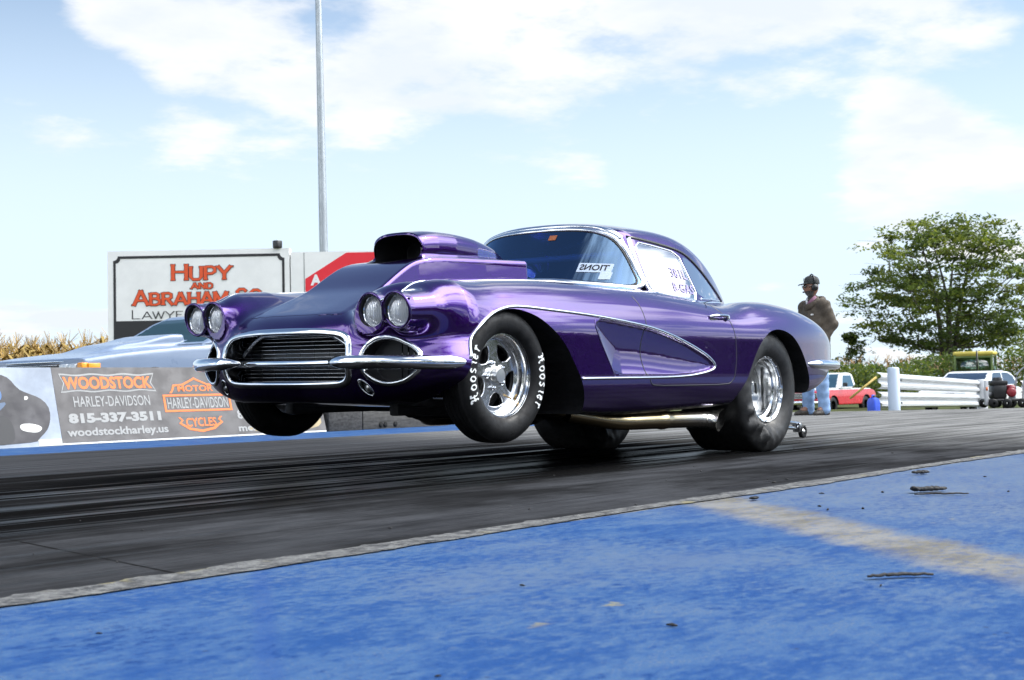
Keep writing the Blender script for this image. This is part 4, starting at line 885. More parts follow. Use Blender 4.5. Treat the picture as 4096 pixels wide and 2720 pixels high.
# --- second lane behind the barrier
m = speckled('grey_asphalt', (.06, .063, .066), .8, .3, 1.2, stretch=(.3, 2, 1)); structure('far_lane', slab([(-90, 10.9), (16.0, 10.9), (9.0, 20.5), (-90, 20.5)], -.002), m)
# --- loose bits of tyre rubber on the apron and track
rub = speckled('shredded_rubber', (.018, .017, .017), .8, .4, 40)
def scrap(label, x, y, L, w, a, seed, z=.0):
    r = np.random.default_rng(seed); n = 26; tt = np.linspace(-.5, .5, n)
    p = np.stack([tt*L, .06*L*np.sin(tt*5+seed)*r.uniform(.3, 1)+np.convolve(r.normal(size=n), np.ones(4)/4, 'same')*w*.25, w*.38+np.abs(np.convolve(r.normal(size=n), np.ones(3)/3, 'same'))*w*.3], 1)
    g = tube(p, w*(.6+.35*np.sin(np.linspace(.2, 2.9, n))+r.uniform(-.15, .15, n)), w*.42*(.5+np.sin(np.linspace(.25, 2.9, n))*.5), k=7)
    o = mesh_obj('rubber_scrap', g, rub); o.location = (x, y, z+.004); o.rotation_euler = (0, 0, a); return tag(o, label, 'scrap', 'rubber scraps lying on the blue apron')
scrap('long dark rubber shred lying below the tan rubbed stripe', 2.83, 1.215, .150, .0095, -.80, 1)
scrap('ragged black rubber clump on the pale blue paint beyond the tan stripe', 5.02, 2.03, .16, .022, -.5, 2)
scrap('thin dark rubber sliver right beside the ragged clump', 4.90, 1.93, .20, .009, -.9, 3)
scrap('small round dark rubber crumb just inside the apron beside the tan stripe', 4.41, 2.45, .05, .013, .2, 4)
scrap('dark rubber crumb near the track edge far right of the tan stripe', 5.93, 2.43, .09, .018, -.4, 5)
pts = []
gs = []
for _ in range(90):
    x = rng.uniform(.5, 9); y = rng.choice([rng.uniform(-1.5, 2.6), rng.uniform(2.6, 4.2)]); s = rng.uniform(.0015, .0045)*(1 if y < 2.6 else .9)
    a = rng.uniform(0, 6.28); L_ = s*rng.uniform(1, 4); gs.append(tube([(x-L_*math.cos(a), y-L_*math.sin(a), s*.5+.002), (x+L_*.1, y, s*.7+.002), (x+L_*math.cos(a), y+L_*math.sin(a), s*.5+.002)], [s*.5, s, s*.4], k=5))
o = mesh_obj('rubber_crumbs', join(*gs), rub); tag(o, 'fine black rubber crumbs scattered over apron and track', 'crumbs', kind='stuff')
# ================================================================ barrier with advertising boards
bar_g = speckled('charcoal_banner', (.105, .098, .095), .62, .10, 3, bump=.05); grey_l = mat('grey_lettering', (.30, .30, .29), .6); orange = mat('orange_print', (.72, .17, .035), .6); conc = speckled('barrier_concrete', (.36, .36, .35), .85, .2, 6)
white_e = mat('white_edge', (.66, .66, .64), .6)
SL = .19/.69
def bp3(x, z, off=0.): return (x, 10.48+SL*z-off, z)
barrier = thing('ad_barrier', 'low leaning trackside barrier wall carrying charcoal and photo banners', 'barrier', (3, 10.6, 0))
def bchild(name, g, m, parent=barrier, **k):
    o = mesh_obj(name, (np.asarray(g[0])-np.array([3, 10.6, 0]), g[1]), m, parent, smooth=False, **k); return o
bchild('wall', prism([(10.49, 0), (10.49+.69*SL, .678), (10.88, .678), (11.05, 0)], 0, -4.0, 9.72), conc)
def panel(x0, x1, z0, z1, m, name, off=.012, lean=0.):
    V = [bp3(x0+lean*0, z0, off), bp3(x1, z0, off), bp3(x1, z1, off), bp3(x0, z1, off)]+[bp3(x0, z0, .001), bp3(x1, z0, .001), bp3(x1, z1, .001), bp3(x0, z1, .001)]
    return bchild(name, (np.array(V), [(0, 1, 2, 3), (0, 4, 5, 1), (1, 5, 6, 2), (2, 6, 7, 3), (3, 7, 4, 0)]), m)
ban = panel(6.575, 9.70, .018, .690, bar_g, 'advert_banner'); trim_ = panel(6.575, 9.70, .004, .0175, white_e, 'banner_edge')
pic = panel(-4.0, 6.572, .0, .690, speckled('printed_sky', (.30, .34, .40), .6, .28, 1.6), 'photo_banner')
def on_banner(g, parent=None, m=None, name='lettering', base=.0135, s=1.):      # builder x,y are metres along the wall and up it
    V = np.asarray(g[0], float); W_ = np.array([bp3(a, b, base+c) for a, b, c in V]); o = bchild(name, (W_, g[1]), m, barrier); o.parent = parent
    return o
def fit_text(txt, x0, x1, z0, z1, bold=0., space=1., extrude=.0006):
    g = curve_geo(None, extrude, text=txt, size=1., off=bold, space=space); V = np.array(g[0]); a, b = V.min(0), V.max(0)
    V[:, 0] = x0+(V[:, 0]-a[0])/(b[0]-a[0])*(x1-x0); V[:, 1] = z0+(V[:, 1]-a[1])/(b[1]-a[1])*(z1-z0); V[:, 2] = V[:, 2]-V[:, 2].min()
    return V, g[1]
def poly_geo(outs, ex=.0006):
    g = curve_geo(outs, ex); V = np.array(g[0]); V[:, 2] -= V[:, 2].min(); return V, g[1]
# WOODSTOCK on a notched ribbon: grey outline, charcoal inset, orange letters
def ribbon(d):
    x0, x1, z0, z1 = 6.635-d, 7.645+d, .462-d, .636+d
    top = [(x0+(x1-x0)*t_, z1-.012*(.5-.5*math.cos(t_*math.pi*2*3))) for t_ in np.linspace(0, 1, 40)]; bot = [(x1-(x1-x0)*t_, z0+.012*(.5-.5*math.cos(t_*math.pi*2*3))) for t_ in np.linspace(0, 1, 40)]
    return top+[(x1-.045, .548)]+bot+[(x0+.035, .548)]
on_banner(poly_geo([ribbon(0.)]), ban, grey_l, 'ribbon', .0125); on_banner(poly_geo([ribbon(-.014)]), ban, bar_g, 'ribbon_inset', .0140)
on_banner(fit_text('WOODSTOCK', 6.668, 7.602, .492, .606, .035), ban, orange, 'lettering', .0155)
on_banner(fit_text('HARLEY-DAVIDSON', 6.745, 7.552, .332, .428, .012), ban, grey_l); on_banner(fit_text('815-337-3511', 6.668, 7.648, .186, .277, .06), ban, grey_l); on_banner(fit_text('woodstockharley.us', 6.632, 7.704, .052, .146, .03), ban, grey_l)
# bar-and-shield emblem
ho = []
def shield(up, d):
    cx = 8.10; s = 1 if up else -1
    if up: P_ = [(cx-.315-d, .440+0), (cx-.285-d, .468), (cx-.262-d, .522+d*.6), (cx-.15, .530+d), (cx-.03, .577+d*1.2), (cx, .592+d*1.4)]
    else: P_ = [(cx-.262-d, .208), (cx-.228-d*1.2, .180), (cx-.262-d*.8, .150), (cx-.15, .085-d*.7), (cx, .060-d*1.5)]
    return P_+[(2*cx-x, z) for x, z in P_[::-1][1:]]
rect = lambda x0, x1, z0, z1: [(x0, z0), (x1, z0), (x1, z1), (x0, z1)]
def inner_shield(up):
    cx = 8.10
    if up: P_ = [(cx-.285, .440), (cx-.262, .470), (cx-.245, .505), (cx-.14, .514), (cx-.02, .562), (cx, .570)]
    else: P_ = [(cx-.236, .208), (cx-.205, .180), (cx-.233, .154), (cx-.13, .104), (cx, .084)]
    return P_+[(2*cx-x, z) for x, z in P_[::-1][1:]]
on_banner(poly_geo([rect(7.705, 8.505, .262, .428), rect(7.728, 8.482, .281, .409)]), ban, orange, 'emblem_bar')
on_banner(poly_geo([shield(True, .0), inner_shield(True)]), ban, orange, 'emblem_top'); on_banner(poly_geo([shield(False, .0), inner_shield(False)]), ban, orange, 'emblem_base')
on_banner(fit_text('MOTOR', 7.89, 8.31, .455, .515, .02), ban, orange); on_banner(fit_text('HARLEY-DAVIDSON', 7.745, 8.465, .292, .398, .01), ban, grey_l); on_banner(fit_text('CYCLES', 7.92, 8.28, .115, .200, .02), ban, orange)
on_banner(fit_text('815', 8.552, 8.76, .172, .264, .04), ban, grey_l); on_banner(fit_text('mche', 8.54, 8.86, .048, .118, .03), ban, grey_l)
tan_p = speckled('tan_print', (.34, .27, .15), .6, .3, 4); on_banner(poly_geo([smooth_closed([(8.66, .03), (8.70, .12), (8.78, .20), (8.95, .28), (9.3, .30), (9.65, .2), (9.65, .03)], 60, 2).tolist()]), ban, tan_p, 'printed_patch', .0124)
# printed picture of a dark car on the photo banner
pk = speckled('printed_dark_car', (.035, .032, .036), .5, .3, 3); pb = mat('printed_blue_glass', (.05, .13, .30), .5); pw = speckled('printed_white', (.62, .61, .56), .6, .2, 5)
for name, m_, pts_, ly in (('printed_car', pk, [(5.0, .03), (5.0, .50), (5.5, .62), (6.06, .64), (6.16, .60), (6.22, .50), (6.32, .46), (6.43, .42), (6.50, .34), (6.49, .22), (6.44, .13), (6.36, .08), (6.34, .03)], .0135), ('printed_window', pb, [(5.3, .42), (5.5, .60), (5.98, .605), (6.10, .42), (5.9, .36)], .0150), ('printed_fender', mat('printed_blue_fender', (.05, .09, .16), .4), [(5.2, .37), (5.9, .345), (6.13, .41), (6.02, .31), (5.9, .25), (5.2, .22)], .0150), ('printed_tyre', mat('printed_black', (.012, .012, .014), .5), [(5.86, .03), (5.90, .2), (6.0, .29), (6.1, .26), (6.14, .15), (6.12, .03)], .0150), ('printed_smoke', pw, [(6.19, .20), (6.30, .205), (6.41, .17), (6.36, .12), (6.26, .13), (6.19, .15)], .0150), ('printed_tail', pw, [(6.27, .40), (6.31, .42), (6.30, .44), (6.27, .44)], .0150)):
    on_banner(poly_geo([smooth_closed(pts_, 70, 2).tolist()]), pic, m_, name, ly)
on_banner(poly_geo([rect(6.345, 6.568, .004, .06)]), pic, mat('printed_floor', (.60, .55, .40), .6), 'printed_floor', .0133)
# low dark blocks after the end of the barrier
blk = speckled('tarred_timber', (.035, .034, .033), .8, .5, 14, bump=.3, stretch=(1, 4, 4)); blk2 = speckled('weathered_timber', (.060, .057, .052), .85, .4, 10, bump=.4, stretch=(.6, 6, 6))
o = mesh_obj('timber_block', box((10.0, 10.62, .115), (.50, .26, .25), .012), blk); tag(o, 'short black block standing at the end of the banner wall', 'block', 'dark timber blocks by the barrier')
g = box((10.98, 10.64, .105), (1.40, .26, .23), .010); o2 = mesh_obj('timber_block', g, blk2); tag(o2, 'long grey-brown weathered block with three round holes', 'block', 'dark timber blocks by the barrier')
hol = mat('hole_dark', (.004, .004, .004), .9)
for hx in (10.55, 10.62, 10.78): mesh_obj('hole', lathe([(0, 0), (.024, 0), (.024, .004), (.030, .004), (.030, 0)], 20, 1, (hx, 10.506, .045)), hol, o2)
# ================================================================ billboards, pole, fields, trees
ax = np.array([25.36-22.1, 28.85-32.87, 0]); LS = np.linalg.norm(ax); ax /= LS; nv = np.array([ax[1], -ax[0], 0]); nv = nv if nv@np.array([-22, -32, 0]) > 0 else -nv
org = np.array([22.1, 32.87, 0])
signw = speckled('sign_white', (.80, .80, .78), .5, .04, 2); signk = mat('sign_black', (.02, .02, .022), .5); red_o = mat('sign_orange_red', (.70, .085, .02), .5); signr = mat('sign_red', (.74, .02, .035), .5)
def S(g, name, m, parent, off=.0):
    V = np.asarray(g[0], float); Wd = org+V[:, :1]*ax+np.array([0, 0, 1])*V[:, 1:2]+nv*(V[:, 2:3]+off)-np.array(parent.location); o = mesh_obj(name, (Wd, g[1]), m, None, smooth=False); o.parent = parent; return o
sign = thing('billboard', 'tall white law-firm billboard with orange-red serif lettering and a black frame line', 'billboard', tuple(org+ax*2.55+[0, 0, -.8]))
def flat(x0, x1, z0, z1, th=.0): return (np.array([(x0, z0, 0), (x1, z0, 0), (x1, z1, 0), (x0, z1, 0), (x0, z0, -th), (x1, z0, -th), (x1, z1, -th), (x0, z1, -th)], float), [(0, 1, 2, 3), (5, 4, 7, 6), (0, 4, 5, 1), (1, 5, 6, 2), (2, 6, 7, 3), (3, 7, 4, 0)])
S(flat(0, 5.19, -.8, 4.52, .35), 'sign_box', signw, sign); S(flat(.165, 5.05, -.5, 2.515, .01), 'lower_panel', signk, sign, .012)
def notched(x0, x1, z0, z1, c):
    q = lambda cx, cz, a0, a1: [(cx+c*math.cos(a), cz+c*math.sin(a)) for a in np.linspace(a0, a1, 8)]
    return [(x0, z0), (x1, z0)]+q(x1, z1, -math.pi/2, -math.pi)[::1]+q(x0, z1, 0, -math.pi/2)
S(poly_geo([notched(.165, 5.055, 2.50, 4.375, .13)[:2]+notched(.165, 5.055, 2.5, 4.375, .13)[2:], notched(.235, 4.985, 2.52, 4.30, .13)], .003), 'frame_line', signk, sign, .003)
# serif capitals as strokes
SER = {'H': ([[(.12, 0), (.12, 1)], [(.78, 0), (.78, 1)], [(.12, .52), (.78, .52)]], .9), 'U': ([[(.12, 1), (.12, .25), (.25, .04), (.6, .04), (.74, .25), (.74, 1)]], .86), 'P': ([[(.12, 0), (.12, 1)], [(.12, .96), (.5, .96), (.68, .82), (.68, .62), (.5, .46), (.12, .46)]], .80), 'Y': ([[(.42, 0), (.42, .45)], [(.42, .45), (.05, 1)], [(.42, .45), (.80, 1)]], .86),
 'A': ([[(.05, 0), (.45, 1)], [(.45, 1), (.86, 0)], [(.2, .33), (.7, .33)]], .92), 'N': ([[(.12, 0), (.12, 1)], [(.12, 1), (.76, 0)], [(.76, 0), (.76, 1)]], .9), 'D': ([[(.12, 0), (.12, 1)], [(.12, .96), (.5, .96), (.76, .72), (.76, .28), (.5, .04), (.12, .04)]], .9), 'B': ([[(.12, 0), (.12, 1)], [(.12, .96), (.5, .96), (.65, .84), (.65, .66), (.5, .54), (.12, .54)], [(.5, .54), (.72, .42), (.72, .16), (.5, .04), (.12, .04)]], .86),
 'R': ([[(.12, 0), (.12, 1)], [(.12, .96), (.5, .96), (.68, .84), (.68, .62), (.5, .5), (.12, .5)], [(.42, .5), (.78, 0)]], .88), 'M': ([[(.1, 0), (.1, 1)], [(.1, 1), (.5, .2)], [(.5, .2), (.9, 1)], [(.9, 1), (.9, 0)]], 1.04), 'L': ([[(.12, 1), (.12, 0)], [(.12, .04), (.66, .04)]], .74), 'W': ([[(.02, 1), (.28, 0)], [(.28, 0), (.5, .9)], [(.5, .9), (.74, 0)], [(.74, 0), (1.0, 1)]], 1.05), 'E': ([[(.12, 0), (.12, 1)], [(.12, .96), (.66, .96)], [(.12, .52), (.55, .52)], [(.12, .04), (.68, .04)]], .78), 'S': ([[(.64, .80), (.5, .96), (.25, .96), (.12, .8), (.2, .6), (.58, .42), (.68, .2), (.5, .04), (.22, .04), (.08, .2)]], .78), 'C': ([[(.74, .78), (.55, .96), (.3, .96), (.1, .72), (.1, .28), (.3, .04), (.55, .04), (.74, .22)]], .86), 'O': ([[(.5, .96), (.24, .9), (.08, .66), (.08, .34), (.24, .1), (.5, .04), (.76, .1), (.92, .34), (.92, .66), (.76, .9), (.5, .96)]], 1.0), ' ': ([], .45)}
def serif(txt, x0, x1, z, hs, wid, grow=0.):          # hs: height per letter
    tot = sum(SER[c][1]*h for c, h in zip(txt, hs)); k = (x1-x0)/tot; x = x0; gs = []; dz = 0.
    for c, h in zip(txt, hs):
        for stx in SER[c][0]:
            q = np.array(stx, float)*[k*h, h]+[x, z]
            tg = np.gradient(q, axis=0); tg /= np.linalg.norm(tg, axis=1)[:, None]; nb = np.stack([-tg[:, 1], tg[:, 0]], 1); vert = np.abs(tg[:, 1:2])
            w = (.55+.45*vert)*wid*(h/max(hs))**.3/2+grow; q[0] -= tg[0]*grow; q[-1] += tg[-1]*grow; n = len(q); dz += .0006
            gs.append((np.hstack([np.vstack([q+nb*w, q-nb*w]), np.full((2*n, 1), dz)]), [(i, n+i, n+i+1, i+1) for i in range(n-1)]))
            for e in (0, -1):
                if abs(tg[e][1]) > .75 and (abs(q[e][1]-z) < .12*h or abs(q[e][1]-z-h) < .12*h):
                    s_ = wid*.62+grow; t_ = wid*.16+grow; dz += .0006; c_x, c_z = q[e][0], (z+wid*.16 if abs(q[e][1]-z) < .12*h else z+h-wid*.16)
                    gs.append((np.array([(c_x-s_, c_z-t_, dz), (c_x+s_, c_z-t_, dz), (c_x+s_, c_z+t_, dz), (c_x-s_, c_z+t_, dz)]), [(0, 1, 2, 3)]))
        x += SER[c][1]*k*h
    return join(*gs)
for txt, x0, x1, z, hs, wd in (('HUPY', 1.80, 3.55, 3.655, [.46, .39, .39, .39], .105), ('AND', 2.38, 3.02, 3.405, [.165]*3, .055), ('ABRAHAM SC', .72, 4.43, 2.955, [.43]+[.355]*6+[.355]+[.43, .40], .10)):
    S(serif(txt, x0, x1, z, hs, wd, .014), 'letter_outline', signk, sign, .004); S(serif(txt, x0, x1, z, hs, wd), 'lettering', red_o, sign, .016)
S(serif('LAWYERS', .65, 2.75, 2.57, [.26]+[.21]*6, .035), 'lettering', signk, sign, .004)
post = mat('steel_post_grey', (.3, .31, .32), .5, .6)
# neighbouring scoreboard panel with the red arrow
board = thing('arrow_board', 'white board with a slanted red stripe marked A, beside the law-firm billboard', 'sign board', tuple(org+ax*7.0+[0, 0, -.8]))
S(flat(5.23, 9.2, -.8, 4.40, .3), 'board_panel', signw, board, -.03); S(flat(5.60, 5.62, 2.0, 4.38, .0), 'panel_seam', post, board, -.027)
S((np.array([(5.64, 3.26, 0), (5.93, 3.26, 0), (7.98, 4.36, 0), (6.82, 4.36, 0), (5.64, 3.63, 0)]), [(0, 1, 2, 3, 4)]), 'red_stripe', signr, board, -.022)
V_, F_ = fit_text('A', 5.79, 6.10, 3.44, 3.75, .05); S((V_, F_), 'lettering', mat('white_print', (.8, .8, .8), .5), board, -.016)
spk = thing('loudspeaker', 'small black box speaker on top of the white billboard', 'speaker', tuple(org+ax*4.86+[0, 0, 4.52]))
mesh_obj('speaker_box', box((0, 0, .11), (.20, .20, .22), .02), blackp, spk); mesh_obj('speaker_grille', box((-.06, -.08, .11), (.09, .09, .15), .01), signk, spk)
pole = thing('light_pole', 'tall tapering galvanised pole rising behind the white boards', 'pole', (30.1, 32.5, -.8))
mesh_obj('pole_shaft', tube([(0, 0, -.0), (0, 0, 5), (-.08, 0, 14), (-.16, 0, 22)], [.148, .140, .105, .08], k=20), speckled('galvanised_steel', (.36, .39, .41), .45, .12, 3, .7, stretch=(1, 1, .2)), pole); mesh_obj('pole_base', lathe([(0, .06), (.28, .06), (.28, 0)], 16, 2), post, pole)
mesh_obj('lamp_arm', join(tube([(-.16, 0, 21.8), (1.2, -.9, 22.1)], .05), box((1.3, -1.0, 22.1), (.7, .4, .18), .05)), post, pole)
# --- corn
def corn_field(name, x0, y0, ux, vx, nu, nv_, h, label, seed, zb=-.8, cols=None):
    r = np.random.default_rng(seed); V, F, C_ = [], [], []
    for i in range(nu):
        for j in range(nv_):
            b = np.array([x0, y0, zb])+np.array([*ux, 0])*(i+r.uniform(-.3, .3))+np.array([*vx, 0])*(j+r.uniform(-.3, .3)); hh = h*r.uniform(.86, 1.08); mi = 0
            def quad(p, q, w, m, dirp=None):
                d = np.cross(q-p, r.normal(size=3)) if dirp is None else dirp; d = d/(np.linalg.norm(d)+1e-9)*w; o = len(V); V.extend([p-d*.5, p+d*.5, q+d*.3, q-d*.3]); F.append((o, o+1, o+2, o+3)); C_.append(m)
            quad(b, b+[0, 0, hh*.9], .035, 1)
            for k in range(12):
                z = hh*r.uniform(.15, .88); a = r.uniform(0, 6.28); d = np.array([math.cos(a), math.sin(a), 0]); L_ = r.uniform(.45, .8); p0 = b+[0, 0, z]; p1 = p0+d*L_*.5+[0, 0, .22*r.uniform(.3, 1.2)]; p2 = p1+d*L_*.5-[0, 0, r.uniform(.05, .40)]
                mm = 0 if (z > hh*.45 or r.random() < .5) else 2
                side = np.array([-d[1], d[0], 0]); quad(p0, p1, .12, mm, side); quad(p1, p2, .10, mm, side)
            for k in range(5):
                d = r.normal(size=3); d[2] = abs(d[2])+1.6; d /= np.linalg.norm(d); p = b+[0, 0, hh*.86]; quad(p, p+d*hh*r.uniform(.10, .16), .028, 1)
    o = mesh_obj(name, (np.array(V), F), cols, smooth=False); o.data.polygons.foreach_set('material_index', np.array(C_, np.int32)); return tag(o, label, 'corn', kind='stuff')
corn_m = [speckled('dry_corn_leaf', (.27, .185, .045), .8, .35, 2), speckled('dry_corn_tassel', (.36, .23, .07), .85, .3, 3), speckled('green_corn_leaf', (.11, .17, .025), .7, .4, 2)]
for m_ in corn_m: m_.node_tree.nodes['Principled BSDF'].inputs['Subsurface Weight'].default_value = 0
corn_field('corn', 16.5, 45.3, (.165, -.20), (.55, .62), 64, 11, 3.15, 'standing dry golden corn behind the pale silver car', 3, cols=corn_m)
corn_field('corn', 74.5, 43.0, (.46, -.56), (.9, .8), 32, 4, 2.75, 'far brownish corn row beside the big tree', 4, cols=[speckled('far_corn_leaf', (.24, .155, .07), .85, .3, 2), corn_m[1], corn_m[2]])
# --- trees
bark = speckled('dark_bark', (.045, .037, .03), .9, .35, 3); 
def leafm(name, col):
    m = speckled(name, col, .6, .35, .6, spec=.25); tr = m.node_tree; out_ = [n for n in tr.nodes if n.type == 'OUTPUT_MATERIAL'][0]; b = tr.nodes['Principled BSDF']; tl = tr.nodes.new('ShaderNodeBsdfTranslucent'); tl.inputs[0].default_value = (col[0]*1.5, col[1]*1.4, col[2]*.9, 1); mx = tr.nodes.new('ShaderNodeMixShader'); mx.inputs[0].default_value = .42
    tr.links.new(b.outputs[0], mx.inputs[1]); tr.links.new(tl.outputs[0], mx.inputs[2]); tr.links.new(mx.outputs[0], out_.inputs['Surface']); return m
leafA = [leafm('leaf_mid', (.085, .125, .025)), leafm('leaf_dark', (.055, .088, .022)), leafm('leaf_light', (.15, .185, .038))]
def leaf_mesh(cents, size, r, flat=.5):
    n = len(cents); nrm = r.normal(size=(n, 3)); nrm[:, 2] += flat*np.sign(nrm[:, 2]); nrm /= np.linalg.norm(nrm, axis=1)[:, None]
    a = np.cross(nrm, r.normal(size=(n, 3))); a /= np.linalg.norm(a, axis=1)[:, None]; b = np.cross(nrm, a); s = (size*r.uniform(.6, 1.3, n))[:, None]
    V = np.stack([cents-a*s*.5, cents+b*s*.28, cents+a*s*.6, cents-b*s*.28], 1).reshape(-1, 3); return V, np.arange(4*n).reshape(-1, 4)
def tree(name, label, base, H_, spread, trunk_r, stems, seed, clumps, per, leaf, cols, zlow=.28, disc=(1.15, .30)):
    r = np.random.default_rng(seed); root = thing(name, label, 'tree', base)
    # clump centres spread through a domed crown, more of them near its outside
    C_ = []
    while len(C_) < clumps:
        a = r.uniform(0, 2*math.pi); t_ = r.uniform(zlow, .985); prof = math.sin(math.pi*min(1, (t_-zlow*.75)/(1.02-zlow*.75))**.80)**.62; rr = spread*prof*(r.uniform(.10, 1)**.55)*r.uniform(.86, 1.06)
        p = np.array([rr*math.cos(a), rr*math.sin(a), t_*H_])
        if all(np.linalg.norm((p-q)*[1, 1, 2.2]) > spread*.155 for q in C_): C_.append(p)
        elif r.random() < .03: C_.append(p)
    C_ = np.array(C_); br = []; nodes = []
    for k in range(stems):
        a = k*2*math.pi/stems+r.uniform(-.3, .3); top = np.array([math.cos(a)*spread*.26, math.sin(a)*spread*.26, H_*r.uniform(.72, .90)])
        pt = smooth_open([(math.cos(a)*trunk_r*.6, math.sin(a)*trunk_r*.6, 0), (math.cos(a)*.35, math.sin(a)*.35, H_*.16), (top*.55)+[r.uniform(-.5, .5), r.uniform(-.5, .5), H_*.08], top], 16, 2); br.append((pt, trunk_r*(.8 if k else 1), .03)); nodes += [(q, k) for q in pt[3:]]
    NP = np.array([q for q, _ in nodes])
    order = np.argsort(np.hypot(C_[:, 0], C_[:, 1]))
    for ci in order:
        c = C_[ci]; d = NP-c; cost = np.linalg.norm(d, axis=1)+np.where(NP[:, 2] > c[2]-.02*H_, 6., 0.); n0 = NP[cost.argmin()]
        mid = n0*.45+c*.55+[0, 0, -.04*np.linalg.norm(c-n0)]+r.normal(size=3)*.12; pt = smooth_open([n0, mid, c], 8, 2); L_ = np.linalg.norm(c-n0)
        br.append((pt, .022+.014*L_, .012)); NP = np.vstack([NP, pt[3:]])
        for _ in range(5):
            e = c+r.normal(size=3)*np.array([disc[0], disc[0], disc[1]])*.7; br.append((np.array([pt[5], (pt[5]+e)/2+r.normal(size=3)*.06, e]), .016, .006))
    mesh_obj('trunk', join(*[tube(p_, np.linspace(a_, b_, len(p_)), k=6, caps=False) for p_, a_, b_ in br]), bark, root)
    n = clumps*per; ci = np.repeat(np.arange(clumps), per); sz = r.uniform(.65, 1.25, clumps)[ci][:, None]
    sub = r.normal(size=(clumps, 7, 3))*[disc[0]*.62, disc[0]*.62, disc[1]*.8]; off = sub[ci, r.integers(0, 7, n)]+r.normal(size=(n, 3))*[disc[0]*.30, disc[0]*.30, disc[1]*.42]
    P_ = C_[ci]+off*sz; Vl, Fl = leaf_mesh(P_, leaf, r, .7); o = mesh_obj('crown', (Vl, Fl), cols, root, smooth=False)
    tone = r.normal(size=clumps)[ci]+r.normal(size=n)*.7; o.data.polygons.foreach_set('material_index', np.where(tone > .8, 2, np.where(tone < -.6, 1, 0)).astype(np.int32)); return root
tree('spreading_tree', 'large spreading tree with layered green branches behind the tractor', (93.4, 36.0, -.8), 12.7, 7.9, .34, 4, 11, 150, 165, .30, leafA)
tree('small_tree', 'small upright dark green tree left of the big spreading tree', (88.6, 41.2, -.8), 4.6, 1.1, .08, 2, 12, 22, 120, .22, leafA, .10, (.40, .22))
def bush(label, x, y, w, h, seed, cols, n=2600, leaf=.22, z=-.8):
    r = np.random.default_rng(seed); root = thing('bush', label, 'bush', (x, y, z), 0, 'bushes along the field edge'); k = 9
    c = np.stack([r.normal(size=k)*w*.30, r.normal(size=k)*w*.30, h*r.uniform(.25, .70, k)], 1); ra = np.stack([w*.24*r.uniform(.7, 1.3, k)]*2+[h*.30*r.uniform(.7, 1.25, k)], 1)
    i = r.integers(0, k, n); d = r.normal(size=(n, 3)); d /= np.linalg.norm(d, axis=1)[:, None]; p = c[i]+d*ra[i]*(r.uniform(.35, 1., n)**.5)[:, None]; p[:, 2] = np.maximum(p[:, 2], .02)
    V_, F_ = leaf_mesh(p, leaf, r, .3); o = mesh_obj('foliage', (V_, F_), cols, root, smooth=False); o.data.polygons.foreach_set('material_index', r.choice(3, n, p=[.4, .35, .25]).astype(np.int32))
    mesh_obj('stems', join(*[tube([(q[0]*.2, q[1]*.2, 0), tuple(q)], [.04, .015], k=5) for q in c]), bark, root); return root
yel = [speckled('yellow_leaf', (.20, .19, .03), .6, .3, .6), leafA[2], leafA[0]]
bush('rounded yellow-green bush rising over the far corn row', 84.0, 42.6, 3.0, 3.6, 21, yel)
bush('dense mid green bush behind the red pickup', 70.5, 31.0, 4.2, 2.5, 22, leafA)
bush('dark green bush under the big spreading tree', 85.0, 33.0, 5.6, 3.3, 23, [leafA[1], leafA[1], leafA[0]], 4200)
bush('bright green bush behind the metal handle at the right edge', 82.0, 26.0, 5.0, 3.9, 24, leafA, 3600)
bush('wide dark bush right behind the white guardrail', 78.0, 35.2, 4.6, 2.9, 25, [leafA[1], leafA[0], leafA[1]], 3600)
bush('tall leafy bush at the far right behind the tractor', 92.0, 27.5, 6.0, 5.2, 26, leafA, 4200)
o = None
# dark trees added out of view, shaped for the paint to reflect
r = np.random.default_rng(9); n = 24000; sp_ = r.uniform(0, 1, n); way = resample(np.array([(95., -44), (0, -44), (-42, -38), (-60, -12), (-62, 32)]), 400); px, py = way[(sp_*399).astype(int)].T; hh = 7.0+10.5/(1+np.exp((px+2)/7.))+1.6*np.sin(sp_*55)+1.0*np.sin(sp_*170+1); pz = -.8+hh*r.uniform(0, 1, n)**.75
Vl, Fl = leaf_mesh(np.stack([px+r.normal(size=n)*1.6, py+r.normal(size=n)*1.6, pz], 1), 1.4, r, .2); tag(mesh_obj('unseen_treeline', (Vl, Fl), [leafA[1]], smooth=False), 'long dark tree line out of view, added for the paint to reflect', 'trees', kind='stuff')
